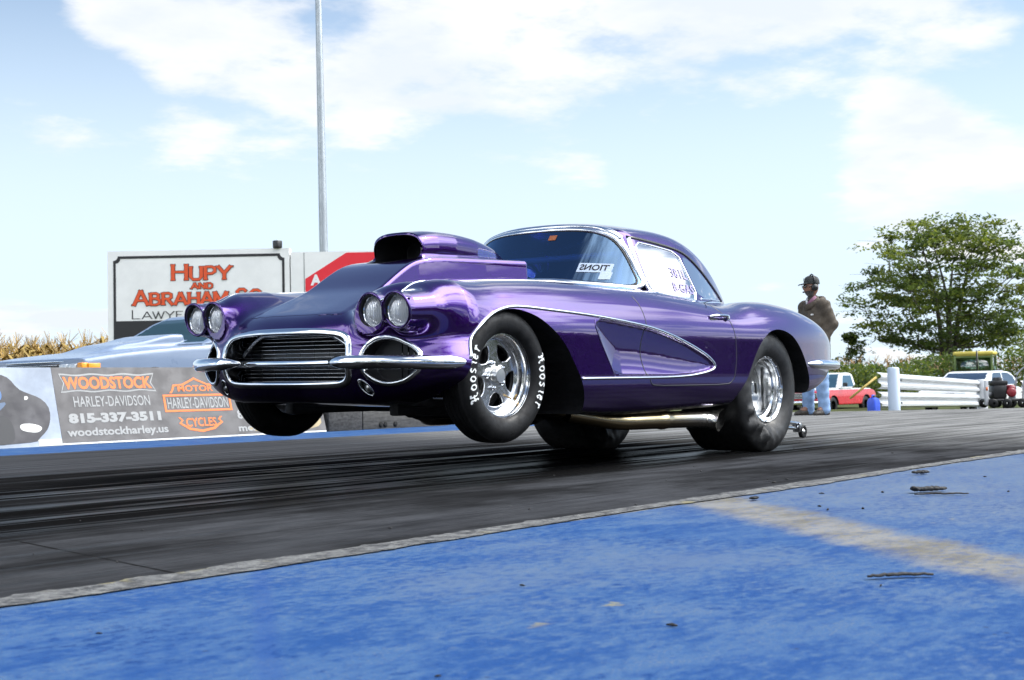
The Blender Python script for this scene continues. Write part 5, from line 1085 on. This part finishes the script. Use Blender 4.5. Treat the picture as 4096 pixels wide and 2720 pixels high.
# ================================================================ other vehicles
def vehicle(name, label, cat, loc, rotz, low, gh, W, tum, wheels, wins, paints, h=.03, front=None, roof_m=None, wsz=None, extra=None, gin=.0, glass=None, wr=.33, kf=.06):
    root = thing(name, label, cat, loc, rotz)
    lo = Poly2(smooth_closed(low, 200, 2), (-.6, -.3), (6.2, 2.4), .02); gp = Poly2(smooth_closed(gh, 200, 1), (-.6, -.3), (6.2, 2.4), .02)
    def f_low(x, y, z):
        ay = np.abs(y); w = W-.25*np.maximum(z-.75, 0)**2-.5*np.maximum(.45-z, 0)**2-.10*np.maximum(.5-x, 0)**2-.08*np.maximum(x-4.3, 0)**2
        f = smax(ay-w, lo(x, z), kf)
        return extra(x, y, z, f) if extra else f
    def f_gh(x, y, z): ay = np.abs(y); return smax(ay-(W-gin-tum*np.maximum(z-gh[0][1], 0)), gp(x, z), .06)
    def f0(x, y, z): return smin(f_low(x, y, z), f_gh(x, y, z), .02)
    def cw(x, y, z):
        c = np.minimum.reduce([np.hypot(x-wx, z-wr)-wr*1.18 for wx in wheels]); return np.maximum(c, W-.28-np.abs(y))
    def f(x, y, z): return np.maximum(f0(x, y, z), -cw(x, y, z))
    xs = [q[0] for q in low]; V, Q, sym = mesh_sdf(f, (min(xs)-.1, 0, .1), (max(xs)+.1, W+.1, max(q[1] for q in gh)+.1), h)
    wd = [Poly2(w_, (-.6, -.3), (6.2, 2.4), .02) for w_ in wins]
    def fw(x, y, z): return np.maximum(np.minimum.reduce([d(x, z) for d in wd]), .45-np.abs(y))
    V = snap(V, f0, lambda x, y, z: -cw(x, y, z), h, sym); V = snap(V, f0, fw, h, sym)
    c = V[Q].mean(1); N = grad(f0, V); N /= np.maximum(np.linalg.norm(N, axis=1), 1e-6)[:, None]; Nc = -grad(cw, V); Nc /= np.maximum(np.linalg.norm(Nc, axis=1), 1e-6)[:, None]
    nx = N[Q].mean(1); skin = -cw(*c.T) < f0(*c.T); gz = gh[0][1]
    zlo, zhi = wsz or (gz+.05, max(q[1] for q in gh)-.07)
    ws_ = skin & (np.abs(nx[:, 0]) > .35) & (f_gh(*c.T) < f_low(*c.T)) & (c[:, 2] > zlo) & (c[:, 2] < zhi) & (np.abs(c[:, 1]) < W-gin-tum*(c[:, 2]-gz)-.10)
    sw = skin & (fw(*c.T) < 0) & (np.abs(nx[:, 1]) > .5) & ~ws_
    def em(nm, m_, mask, NN, side=0):
        if not mask.any(): return
        v, q, n = take(V, Q, NN, mask); s = np.abs(v[:, 1]) < 1e-7
        if side == 0: v, q, n = mirror_mesh(v, q, s, n)
        elif side < 0: v = v*[1, -1, 1]; q = q[:, ::-1]; n = n*[1, -1, 1]
        return mesh_obj(nm, (v*[1, -1, 1], q[:, ::-1]), m_, root, N=n*[1, -1, 1])
    up = c[:, 2] > gz-.01
    split = paints[2] if len(paints) > 2 else None
    bodym = skin & ~ws_ & ~sw
    if split: em('body', paints[0], bodym & (c[:, 2] < split), N); em('cab', paints[1], bodym & (c[:, 2] >= split), N)
    else: em('body', paints[0], bodym, N)
    gl = glass or mat('car_window_dark', (.012, .02, .024), .04, spec=.9)
    em('windshield', gl, ws_ & (nx[:, 0] < 0), N); em('rear_window', gl, ws_ & (nx[:, 0] > 0), N)
    for sd in (1, -1): em('side_window', gl, sw, N, sd); em('wheel_well', black, ~skin, Nc, sd)
    for wx in wheels:
        for s in (1, -1):
            w = mesh_obj('wheel', lathe([(wr*.55, .09), (wr*.9, .10), (wr, .06), (wr, -.06), (wr*.9, -.10), (wr*.55, -.09)], 32, 1, (wx, s*(W-.13), wr)), tyre_m, root)
            mesh_obj('rim', lathe([(0, .03), (wr*.4, .03), (wr*.55, .09), (wr*.57, .08)], 24, 1, (0, 0, 0)) if s < 0 else lathe([(0, -.03), (wr*.4, -.03), (wr*.55, -.09), (wr*.57, -.08)], 24, 1), alu_d, w).location = (wx, s*(W-.13), wr)
    return root
# pale silver drag car in the far lane
silver = speckled('silver_blue_paint', (.16, .21, .30), .35, .05, 2, .0, coat=.35)
def cowl_hood(x, y, z, f):
    ay = np.abs(y); top = .80+.20*sstep(.1, 1.0, x)+.10*sstep(.9, 1.5, x)
    b = smax(smax(ay-.30-.12*sstep(.1, 1.2, x), z-top, .05), np.maximum(x-1.60, .15-x), .02); return smin(f, b, .05)
sc_ = vehicle('silver_drag_car', 'pale silver-blue coupe with a raised hood scoop, behind the banner wall', 'car', (7.62, 12.67, 0), 0,
    [(.0, .50), (.0, .78), (.0, .812), (.02, .815), (.05, .82), (.5, .885), (1.45, .97), (2.4, .98), (3.7, .96), (4.8, .90), (4.95, .75), (4.9, .42), (4.3, .25), (.4, .25)], [(1.42, .955), (1.62, 1.02), (2.15, 1.345), (2.5, 1.385), (3.3, 1.37), (3.75, 1.18), (4.0, .955)], .92, .42, (.85, 3.6),
    [[(1.95, 1.02), (2.35, 1.30), (2.95, 1.31), (2.95, 1.01)], [(3.02, 1.01), (3.02, 1.31), (3.3, 1.30), (3.65, 1.10), (3.72, 1.01)]], (silver,), .022, extra=cowl_hood, glass=mat('teal_glass', (.012, .035, .04), .05, spec=.15))
blk_g = mat('grille_black', (.01, .01, .011), .4); amber = mat('amber_lens', (.75, .28, .01), .25); lampw = mat('lamp_clear', (.55, .58, .6), .12, .3)
mesh_obj('grille', box((.0, 0, .70), (.06, .98, .13), .01), blk_g, sc_)
for k in range(5): mesh_obj('grille_bar', box((-.034, 0, .652+k*.024), (.012, .96, .006), .002), chrome, sc_)
mesh_obj('hood_edge_trim', tube([(.0+.05*yy*yy, yy, .785) for yy in np.linspace(-.88, .88, 20)], .012, .014), chrome, sc_)
for s in (1, -1):
    for k in (0, 1): mesh_obj('headlight', box((.005, s*(.57+.16*k), .70), (.06, .145, .115), .012), lampw, sc_)
    mesh_obj('marker_lamp', join(box((.02, s*.865, .705), (.08, .085, .12), .01), box((.12, s*.912, .705), (.14, .02, .11), .006)), amber, sc_)
    mesh_obj('bumper', box((-.06, s*.45, .50), (.12, .90, .13), .03), chrome, sc_); mesh_obj('wiper', tube([(1.40, s*.2, 1.0), (1.62, s*.2+.35, 1.045)], .008, k=5), blackp, sc_)
inner = mat('dim_interior', (.03, .03, .035), .8); mesh_obj('interior', box((2.6, 0, .98), (1.3, 1.3, .10), .03), inner, sc_)
# red and white pickup far off beyond the guardrail
redp = speckled('red_paint', (.50, .018, .03), .25, .08, 2, 0., coat=.8); whitep = speckled('white_vehicle_paint', (.68, .68, .67), .3, .05, 2, coat=.6)
pk_ = vehicle('pickup_truck', 'small red pickup with a white cab, parked beyond the track by the guardrail', 'pickup', (52.2, 26.5, -1.02), math.radians(-2), [(.0, .50), (.0, .95), (.25, 1.05), (1.35, 1.13), (3.0, 1.12), (5.0, 1.10), (5.05, .5), (4.6, .40), (.4, .40)], [(1.25, 1.10), (1.35, 1.16), (1.85, 1.72), (2.1, 1.80), (2.8, 1.80), (3.0, 1.7), (3.05, 1.10)], .95, .25, (.95, 4.0),
    [[(1.75, 1.18), (2.05, 1.68), (2.8, 1.68), (2.85, 1.18)]], (redp, whitep, 1.06), .035, wr=.38, glass=mat('pickup_glass', (.04, .09, .13), .05, spec=.9))
mesh_obj('grille', box((-.01, 0, .82), (.06, 1.25, .26), .02), blk_g, pk_)
for k in range(4): mesh_obj('grille_bar', box((-.05, 0, .73+k*.065), (.02, 1.2, .022), .006), whitep, pk_)
for s in (1, -1):
    mesh_obj('headlight', box((.01, s*.74, .84), (.06, .26, .20), .02), lampw, pk_); mesh_obj('marker_lamp', box((.06, s*.93, .84), (.12, .05, .18), .01), amber, pk_); mesh_obj('mirror', box((1.75, s*1.08, 1.28), (.08, .20, .16), .02), blackp, pk_)
mesh_obj('bumper', box((-.1, 0, .52), (.18, 1.86, .18), .03), chrome, pk_)
# white car parked behind the guardrail
wg = vehicle('white_car', 'white older car with wide window glass parked behind the guardrail', 'car', (43.4, 17.0, -.82), math.radians(-3), [(.0, .45), (.0, .80), (.3, .88), (1.5, .96), (3.3, .97), (4.8, .93), (4.95, .5), (4.5, .3), (.3, .3)], [(1.35, .94), (1.5, .99), (2.15, 1.44), (2.5, 1.50), (3.5, 1.50), (4.1, 1.38), (4.5, .94)], .90, .22, (.9, 3.7),
    [[(1.95, 1.02), (2.35, 1.42), (3.0, 1.43), (3.0, 1.02)], [(3.08, 1.02), (3.08, 1.43), (3.6, 1.42), (4.0, 1.3), (4.2, 1.02)]], (whitep,), .035, glass=mat('blue_car_glass', (.03, .05, .085), .04, spec=.9))
for s in (1, -1): mesh_obj('headlight', box((.0, s*.68, .68), (.05, .30, .16), .02), lampw, wg); mesh_obj('mirror', box((1.7, s*.98, 1.06), (.08, .16, .12), .03), whitep, wg)
mesh_obj('bumper', box((-.06, 0, .5), (.14, 1.8, .14), .04), chrome, wg); mesh_obj('grille', box((-.005, 0, .70), (.04, .9, .14), .01), blk_g, wg)
# tractor
tg = speckled('tractor_green', (.10, .15, .035), .45, .15, 2); ty_ = speckled('tractor_yellow', (.62, .50, .10), .45, .08, 2)
tr_ = thing('tractor', 'green tractor with a pale yellow cab roof under the big tree', 'tractor', (74.6, 27.2, -.80), math.radians(12))
mesh_obj('cab_roof', join(box((0, 0, 2.62), (1.75, 2.15, .20), .06), box((0, 0, 2.50), (1.6, 2.0, .06), .02)), ty_, tr_)
mesh_obj('cab_frame', join(*[box((x, y, 1.75), (.10, .12, 1.55), .02) for x in (-.78, .78) for y in (-.98, .98)]+[box((-.78, 0, 2.40), (.10, 1.9, .10), .02), box((-.78, 0, 1.15), (.12, 1.95, .35), .03), box((0, .98, 1.15), (1.5, .12, .35), .03), box((0, -.98, 1.15), (1.5, .12, .35), .03), box((-.80, -.25, 1.8), (.05, .06, 1.3), .01)]), tg, tr_)
tgl = glass_mat('tractor_glass', (.62, .74, .68), .10)
mesh_obj('front_glass', box((-.79, 0, 1.86), (.012, 1.84, 1.0)), tgl, tr_); mesh_obj('rear_glass', box((.79, 0, 1.86), (.012, 1.84, 1.0)), tgl, tr_)
for s in (1, -1): mesh_obj('side_glass', box((0, s*.99, 1.86), (1.46, .012, 1.0)), tgl, tr_)
mesh_obj('hood', box((-2.0, 0, 1.05), (2.3, .85, .75), .10), tg, tr_); mesh_obj('exhaust_stack', tube([(-1.5, -.30, 1.3), (-1.5, -.30, 2.75)], .05), blk_g, tr_); mesh_obj('seat', box((.25, 0, 1.35), (.5, .5, .8), .1), inner, tr_)
mesh_obj('beacon', box((.62, -.95, 2.60), (.25, .20, .14), .04), mat('orange_beacon', (.6, .12, .02), .4), tr_)
for s in (1, -1): mesh_obj('rear_wheel', lathe([(.35, .22), (.75, .25), (.85, .18), (.85, -.18), (.75, -.25), (.35, -.22)], 32, 1, (.5, s*1.15, .85)), tyre_m, tr_); mesh_obj('front_wheel', lathe([(.2, .12), (.42, .14), (.48, .1), (.48, -.1), (.42, -.14), (.2, -.12)], 28, 1, (-2.5, s*.85, .48)), tyre_m, tr_)
# ================================================================ guardrails
galv = speckled('white_guardrail_paint', (.52, .53, .55), .4, .06, 1.5)
def wbeam(p0, p1, zt, n=24, hgt=.325):
    p0 = np.array(p0, float); p1 = np.array(p1, float); d = (p1-p0); d /= np.linalg.norm(d); nrm = np.array([d[1], -d[0], 0]); nrm /= np.linalg.norm(nrm); nrm = nrm if nrm@np.array([-1, -.8, 0]) > 0 else -nrm
    prof = [(0, 0), (.02, -.018), (.075, -.045), (.08, -.095), (.02, -.135), (.012, -.165), (.02, -.195), (.08, -.235), (.075, -.285), (.02, -.312), (0, -.325)]
    A = []
    for t_ in np.linspace(0, 1, n):
        q = p0+(p1-p0)*t_; A.append([q+nrm*a+[0, 0, b] for a, b in prof])
    A = np.array(A); back = A-nrm*.006; V = np.vstack([A.reshape(-1, 3), back.reshape(-1, 3)]); k = len(prof); o = n*k; F = []
    for i in range(n-1):
        for j in range(k-1): F += [(i*k+j, (i+1)*k+j, (i+1)*k+j+1, i*k+j+1), (o+i*k+j, o+i*k+j+1, o+(i+1)*k+j+1, o+(i+1)*k+j)]
    return V, F
gr = thing('guardrail', 'white double corrugated guardrail tapering away to the right beside the track end', 'guardrail', (24.8, 10.7, -.8))
def G(name, g, m, par=gr, ang=None): return mesh_obj(name, (np.asarray(g[0])-np.array([24.8, 10.7, -.8]), g[1]), m, par, angle=ang)
for k, dz in enumerate((0., -.375)): G('rail_beam', join(wbeam((24.66, 10.93, .585+dz), (36.6, 13.05, .350+dz), 0)), galv, ang=40)
G('rail_post', lathe([(0, .68), (.09, .675), (.115, .65), (.115, -.8)], 24, 2, (24.72, 10.62, 0)), speckled('shaded_white_post', (.42, .49, .60), .45, .05, 2)); G('rail_post', lathe([(0, .40), (.12, .395), (.14, .37), (.14, -.8)], 24, 2, (35.3, 12.72, 0)), galv)  # first post: white paint tinted blue, skylit shade put in the colour
for z in (.42, -.02): G('rail_bolt', lathe([(0, .02), (.02, .02), (.02, 0)], 10, 1, (24.86, 10.52, z)), post)
G('reflector', box((35.22, 12.57, .12), (.06, .02, .22)), mat('reflector_orange', (.6, .16, .05), .4)); 
gr2 = thing('guardrail', 'second white guardrail stretch at the right edge, behind the small engine', 'guardrail', (36.8, 11.5, -.8))
for dz in (0., -.375): mesh_obj('rail_beam', (lambda g: (g[0]-np.array([36.8, 11.5, -.8]), g[1]))(wbeam((36.8, 12.2, .34+dz), (40.0, 9.6, .34+dz), 0)), galv, gr2, angle=40)
for px_, py_ in ((37.1, 12.0), (39.4, 10.1)): mesh_obj('rail_post', box((px_-36.8+.08, py_-11.5+.08, .55), (.12, .12, 1.1), .02), galv, gr2)
# ================================================================ odds and ends beside the track end
bl = speckled('blue_plastic', (.012, .06, .50), .4, .15, 6)
jug = thing('blue_can', 'bright blue plastic can standing at the foot of the guardrail', 'can', (22.74, 10.16, -.30))
mesh_obj('can_body', loft([[(x*w, y*w, z) for x, y in ((-.10, -.08), (.10, -.08), (.12, -.06), (.12, .06), (.10, .08), (-.10, .08), (-.12, .06), (-.12, -.06))] for z, w in ((0, .96), (.03, 1), (.34, 1), (.40, .8), (.42, .35))]), bl, jug, angle=40)
mesh_obj('can_handle', tube([(-.07, 0, .40), (-.05, 0, .46), (.05, 0, .46), (.07, 0, .40)], .015, k=8), bl, jug); mesh_obj('can_cap', lathe([(0, .47), (.025, .465), (.025, .41)], 12, 2, (.03, .0, 0)), blackp, jug)
o = mesh_obj('wooden_pole', tube([(37.3, 17.4, -.10), (37.92, 16.83, .52)], .035, k=8), speckled('yellow_wood', (.42, .30, .08), .7, .2, 5)); tag(o, 'yellowish wooden pole leaning beside the left end of the guardrail', 'pole')
mc = thing('engine_cart', 'small black and red engine cart with a bent metal push handle, right edge', 'cart', (19.45, 6.72, 0), math.radians(-50))
rm = speckled('red_engine_paint', (.22, .012, .02), .4, .2, 12); hm = speckled('grey_handle_tube', (.33, .34, .36), .35, .1, 10, .6)
mesh_obj('deck', box((.0, 0, .11), (.50, .30, .04), .015), black, mc); mesh_obj('engine', join(box((-.06, 0, .23), (.20, .22, .20), .03), box((-.06, 0, .36), (.24, .20, .07), .02), lathe([(0, .05), (.06, .05), (.07, .02), (.07, 0)], 20, 2, (-.06, 0, .39))), blackp, mc, angle=40)
mesh_obj('fuel_tank', box((.13, .02, .26), (.13, .18, .14), .045), rm, mc); mesh_obj('recoil_cover', lathe([(0, -.135), (.05, -.132), (.066, -.12), (.068, -.10)], 24, 1, (.10, 0, .22)), rm, mc); mesh_obj('muffler', tube([(-.19, -.06, .2), (-.19, .08, .2)], .035), post, mc)
for x in (-.20, .0, .22): 
    for y in (-.19, .19): mesh_obj('wheel', lathe([(.02, .03), (.055, .03), (.068, .015), (.068, -.015), (.055, -.03), (.02, -.03)], 20, 1, (x, y, .068)), tyre_m, mc)
for y in (-.15, .15): mesh_obj('handle', tube(smooth_open([(.24, y, .10), (.27, y, .40), (.30, y, .52), (.52, y, .66), (.62, y, .68)], 24), .013, k=8), hm, mc)
mesh_obj('grip', tube([(.62, -.16, .68), (.62, .16, .68)], .016), blackp, mc); mesh_obj('side_post', box((-.27, -.12, .22), (.05, .05, .36), .01), galv, mc)
mesh_obj('warning_label', box((-.270, -.1465, .28), (.03, .004, .05)), mat('label_orange', (.6, .15, .04), .5), mc)
# ================================================================ the crewman
def skin_mesh(joints, edges, sub=2, root=0):
    me = bpy.data.meshes.new('s'); me.from_pydata([j[0] for j in joints], edges, []); o = bpy.data.objects.new('s', me); COL.objects.link(o)
    md = o.modifiers.new('skin', 'SKIN'); md.use_smooth_shade = True; md.branch_smoothing = .6; sv = me.skin_vertices[0].data
    for v, j in zip(sv, joints): r_ = j[1]; v.radius = (r_, r_) if not isinstance(r_, tuple) else r_; v.use_root = False
    sv[root].use_root = True
    s = o.modifiers.new('sub', 'SUBSURF'); s.levels = sub; s.render_levels = sub
    dg = bpy.context.evaluated_depsgraph_get(); dg.update(); ev = o.evaluated_get(dg); m2 = ev.to_mesh(); V = np.array([v.co[:] for v in m2.vertices]); F = [tuple(p.vertices) for p in m2.polygons]; ev.to_mesh_clear(); bpy.data.objects.remove(o); bpy.data.meshes.remove(me); return V, F
pz = math.radians(163)                        # he faces along the local +x axis
man = thing('person', 'man in a brown hooded jacket, jeans, black cap and headset, hands in pockets', 'person', (15.79, 7.83, .0), pz)
skin_m = speckled('skin_tone', (.26, .13, .085), .55, .12, 25); denim = speckled('blue_denim', (.20, .31, .50), .85, .25, 9, bump=.3); jack = speckled('brown_jacket_cloth', (.062, .048, .034), .9, .18, 16, bump=.4); shoe = speckled('dark_shoe', (.05, .042, .035), .7, .3, 20)
# body: one continuous figure (mostly under the clothes), hips at 0.92, head top 1.78
J = [((0, 0, .92), .12), ((0, 0, 1.12), .125), ((0, 0, 1.36), .13), ((.01, 0, 1.46), .075), ((.03, 0, 1.54), .058),
     ((0, .09, .86), .09), ((.0, .105, .48), .058), ((-.01, .11, .10), .045), ((.11, .12, .045), .04), ((0, -.09, .86), .09), ((.02, -.115, .48), .058), ((.0, -.13, .10), .045), ((.13, -.16, .045), .04),
     ((0, .18, 1.39), .062), ((-.05, .27, 1.13), .048), ((.07, .20, .96), .036), ((0, -.18, 1.39), .062), ((-.05, -.27, 1.13), .048), ((.07, -.20, .96), .036)]
E_ = [(0, 1), (1, 2), (2, 3), (3, 4), (0, 5), (5, 6), (6, 7), (7, 8), (0, 9), (9, 10), (10, 11), (11, 12), (2, 13), (13, 14), (14, 15), (2, 16), (16, 17), (17, 18)]
bv, bf = skin_mesh(J, E_)
# head: an ovoid with brow, nose, lips, chin and ears, turned towards the left of the lane
def head_geo():
    n, k = 30, 36; V = []
    for i in range(n+1):
        ph = math.pi*i/n; 
        for j in range(k):
            th = 2*math.pi*j/k; x = math.sin(ph)*math.cos(th); y = math.sin(ph)*math.sin(th); z = math.cos(ph); fr = max(0, x)
            sx = .098-.010*max(0, -z)*1.0; sy = .076-.022*max(0, -z)**1.2; X = x*sx; Y = y*sy; Z = z*.122
            X += fr**4*(.020*math.exp(-((Z+.018)/.020)**2-(Y/.013)**2)+.008*math.exp(-((Z-.028)/.012)**2)-.008*math.exp(-((Z-.008)/.014)**2-((abs(Y)-.032)/.016)**2)+.006*math.exp(-((Z+.055)/.010)**2-(Y/.024)**2)+.012*math.exp(-((Z+.095)/.02)**2))
            Y += math.copysign(.014, Y)*math.exp(-((X+.004)/.016)**2-((Z-.0)/.032)**2)*(abs(Y) > .05)
            V.append((X+.045, Y, Z+1.645))
    F = [(i*k+j, i*k+(j+1) % k, (i+1)*k+(j+1) % k, (i+1)*k+j) for i in range(n) for j in range(k)]
    return np.array(V), flipf(F)
hv, hf = head_geo(); ca, sa = math.cos(-.42), math.sin(-.42)
turn = lambda P: np.stack([(np.asarray(P)[:, 0]-.04)*ca-np.asarray(P)[:, 1]*sa+.04, (np.asarray(P)[:, 0]-.04)*sa+np.asarray(P)[:, 1]*ca, np.asarray(P)[:, 2]], 1)
HT = lambda g: (turn(g[0]), g[1])
# hands: palm, four curled fingers and thumb, mostly tucked in the jacket pockets
hands = []
for s in (1, -1):
    for q in range(4): hands.append(tube([(.075, s*(.195-.0+.0), .955-.018*q*.5), (.11+.01*(q == 1), s*(.165-.012*q), .93-.010*q), (.125, s*(.13-.010*q), .92-.012*q)], [.010, .009, .007], k=7))
    hands.append(tube([(.07, s*.19, .97), (.10, s*.165, .985), (.115, s*.14, .982)], [.011, .010, .008], k=7))
body_o = mesh_obj('person_body', join((bv, bf), HT((hv, hf)), *hands), skin_m, man)
# clothes: smooth shapes swept along the limbs
def limb(P, a, b, ra, rb, sy=1.):
    a = np.array(a, float); b = np.array(b, float); d = b-a; q = P-a; t_ = np.clip(q@d/(d@d), 0, 1); w = q-t_[:, None]*d; w = w/np.array([1, sy, 1]); return np.linalg.norm(w, axis=1)-(ra+(rb-ra)*t_)
def wrinkle(P, a): x, y, z = P.T; return a*(np.sin(38*z+9*x+6*np.sin(11*y))*np.sin(23*y+17*z))
def chain(parts, k, wr_):
    def f(x, y, z):
        P = np.stack([x, y, z], 1); g = None
        for p_ in parts: d = limb(P, *p_); g = d if g is None else smin(g, d, k)
        return g+wrinkle(P, wr_)
    return f
arm = lambda s: [((.0, s*.165, 1.405), (-.055, s*.245, 1.16), .088, .074), ((-.055, s*.245, 1.16), (.065, s*.215, .99), .072, .058), ((.065, s*.215, .99), (.115, s*.175, .955), .056, .050)]
torso = [((.0, 0, .90), (.01, 0, 1.16), .160, .156, 1.40), ((.01, 0, 1.16), (-.005, 0, 1.36), .155, .125, 1.46), ((-.005, 0, 1.36), (.01, 0, 1.49), .10, .065, 1.15)]
fj = chain(torso+arm(1)+arm(-1), .035, .0055); jf_ = lambda x, y, z: np.maximum(fj(x, y, z), .875-z)
V, Q, _ = mesh_sdf(jf_, (-.28, -.46, .80), (.32, .46, 1.58), .016, mirror=False); jk = mesh_obj('jacket', (V, Q), jack, man)
leg = lambda s, kx, fx, fy: [((0, s*.085, .94), (kx, s*.115, .50), .118, .082), ((kx, s*.115, .50), (fx, fy, .075), .082, .074)]
fd = chain([((.0, -.06, .96), (.0, .06, .96), .125, .125, 1.1)]+leg(1, .015, -.01, .12)+leg(-1, .03, .0, -.142), .03, .006)
V, Q, _ = mesh_sdf(fd, (-.26, -.34, .0), (.26, .34, 1.12), .016, mirror=False); jn = mesh_obj('jeans', (V, Q), denim, man)
mesh_obj('hood', join(tube(smooth_closed([(-.12, 0, 1.50), (-.08, .11, 1.485), (.05, .10, 1.44), (.12, .02, 1.385), (.12, -.02, 1.385), (.05, -.10, 1.44), (-.08, -.11, 1.485)], 30, 2), .036, .045, k=10, closed=True), lathe([(0, .05), (.06, .045), (.10, 0), (.085, -.06), (0, -.09)], 20, 2, (-.115, 0, 1.46))), jack, jk)
mesh_obj('hem', tube(smooth_closed([(.150*math.cos(a), .205*math.sin(a), .885) for a in np.linspace(0, 6.28, 20, endpoint=False)], 40, 1), .010, .026, k=8, closed=True), jack, jk)
mesh_obj('zipper', tube([(.108, .0, 1.40), (.142, 0, 1.26), (.156, 0, 1.08), (.150, 0, .93)], .006, k=6), blackp, jk); mesh_obj('chest_emblem', box((.130, .085, 1.29), (.012, .035, .018), .003, (0, 0, .35)), mat('emblem_white', (.7, .7, .68), .5), jk)
mesh_obj('shirt_collar', tube([(.03, .06, 1.52), (.085, .045, 1.475), (.115, .01, 1.42)], .016, .026, k=8), mat('shirt_plaid', (.22, .10, .16), .8), man); mesh_obj('shirt_collar', tube([(.03, -.06, 1.52), (.085, -.045, 1.475), (.115, -.01, 1.42)], .016, .026, k=8), mat('shirt_white', (.55, .56, .58), .8), man)
for (x, y, a) in ((.03, .12, .1), (.05, -.145, -.25)):
    rr_ = []
    for t_, w, h_ in ((-.12, .035, .07), (-.09, .043, .085), (0, .046, .085), (.08, .050, .065), (.14, .044, .05), (.165, .02, .03)): rr_.append([(t_, w*math.cos(b), max(.0, h_*.5+h_*.55*math.sin(b))) for b in np.linspace(0, 6.28, 14, endpoint=False)])
    g = loft(rr_); V_ = np.array(g[0])@np.array(Matrix.Rotation(a, 3, 'Z')).T+[x, y, 0]; mesh_obj('shoe', (V_, g[1]), shoe, man)
capm = speckled('black_cap_cloth', (.02, .022, .022), .8, .25, 20)
cp_ = lathe([(0, .102), (.04, .098), (.075, .078), (.092, .045), (.098, .0), (.098, -.01)], 28, 2, (.035, 0, 1.70)); cp_ = (np.asarray(cp_[0])*[1.08, .90, 1]-[.003, 0, 0], cp_[1])
brim = loft([[(.115+u*.085-.0, w*(1-.30*u*u), 1.705-.020*u-.9*w*w*(1+u)+q) for w, q in [(a, .004) for a in np.linspace(-.078, .078, 9)]+[(a, -.004) for a in np.linspace(.078, -.078, 9)]] for u in np.linspace(0, 1, 6)])
mesh_obj('cap', join(HT(cp_), HT(brim)), capm, man); mesh_obj('cap_badge', HT(lathe([(0, .004), (.022, .003), (.024, 0)], 16, 0, (.136, 0, 1.745))), mat('badge_grey', (.35, .38, .36), .5), man)
mesh_obj('sunglasses', HT(join(box((.138, .033, 1.657), (.012, .052, .034), .005), box((.138, -.033, 1.657), (.012, .052, .034), .005), box((.142, 0, 1.664), (.01, .03, .008)), box((.085, .079, 1.662), (.11, .005, .008)), box((.085, -.079, 1.662), (.11, .005, .008)))), mat('sunglass_black', (.008, .008, .01), .1, spec=.9), man)
hsv, hsf = HT((np.array(hv), hf)); beard = [f for f in hf if np.mean([hv[i][2] for i in f]) < 1.598 and np.mean([hv[i][0] for i in f]) > .035 and not (abs(np.mean([hv[i][2] for i in f])-1.590) < .006 and abs(np.mean([hv[i][1] for i in f])) < .022)]
mesh_obj('beard', (hsv+(hsv-np.array([.045, 0, 1.64]))*.05, beard), speckled('grey_beard', (.10, .095, .09), .9, .4, 60), man)
mesh_obj('headset', HT(join(lathe([(0, .03), (.036, .028), (.045, .012), (.042, -.012), (0, -.014)], 20, 1, (.035, .095, 1.64)), lathe([(0, -.03), (.036, -.028), (.045, -.012), (.042, .012), (0, .014)], 20, 1, (.035, -.095, 1.64)), tube([(.03, -.10, 1.66), (.035, -.092, 1.74), (.035, -.05, 1.805), (.035, 0, 1.818), (.035, .05, 1.805), (.035, .092, 1.74), (.03, .10, 1.66)], .009, k=8), tube([(.05, .10, 1.62), (.12, .085, 1.59), (.155, .03, 1.585)], .006, k=6), box((.158, .02, 1.585), (.02, .025, .02), .006))), blackp, man)
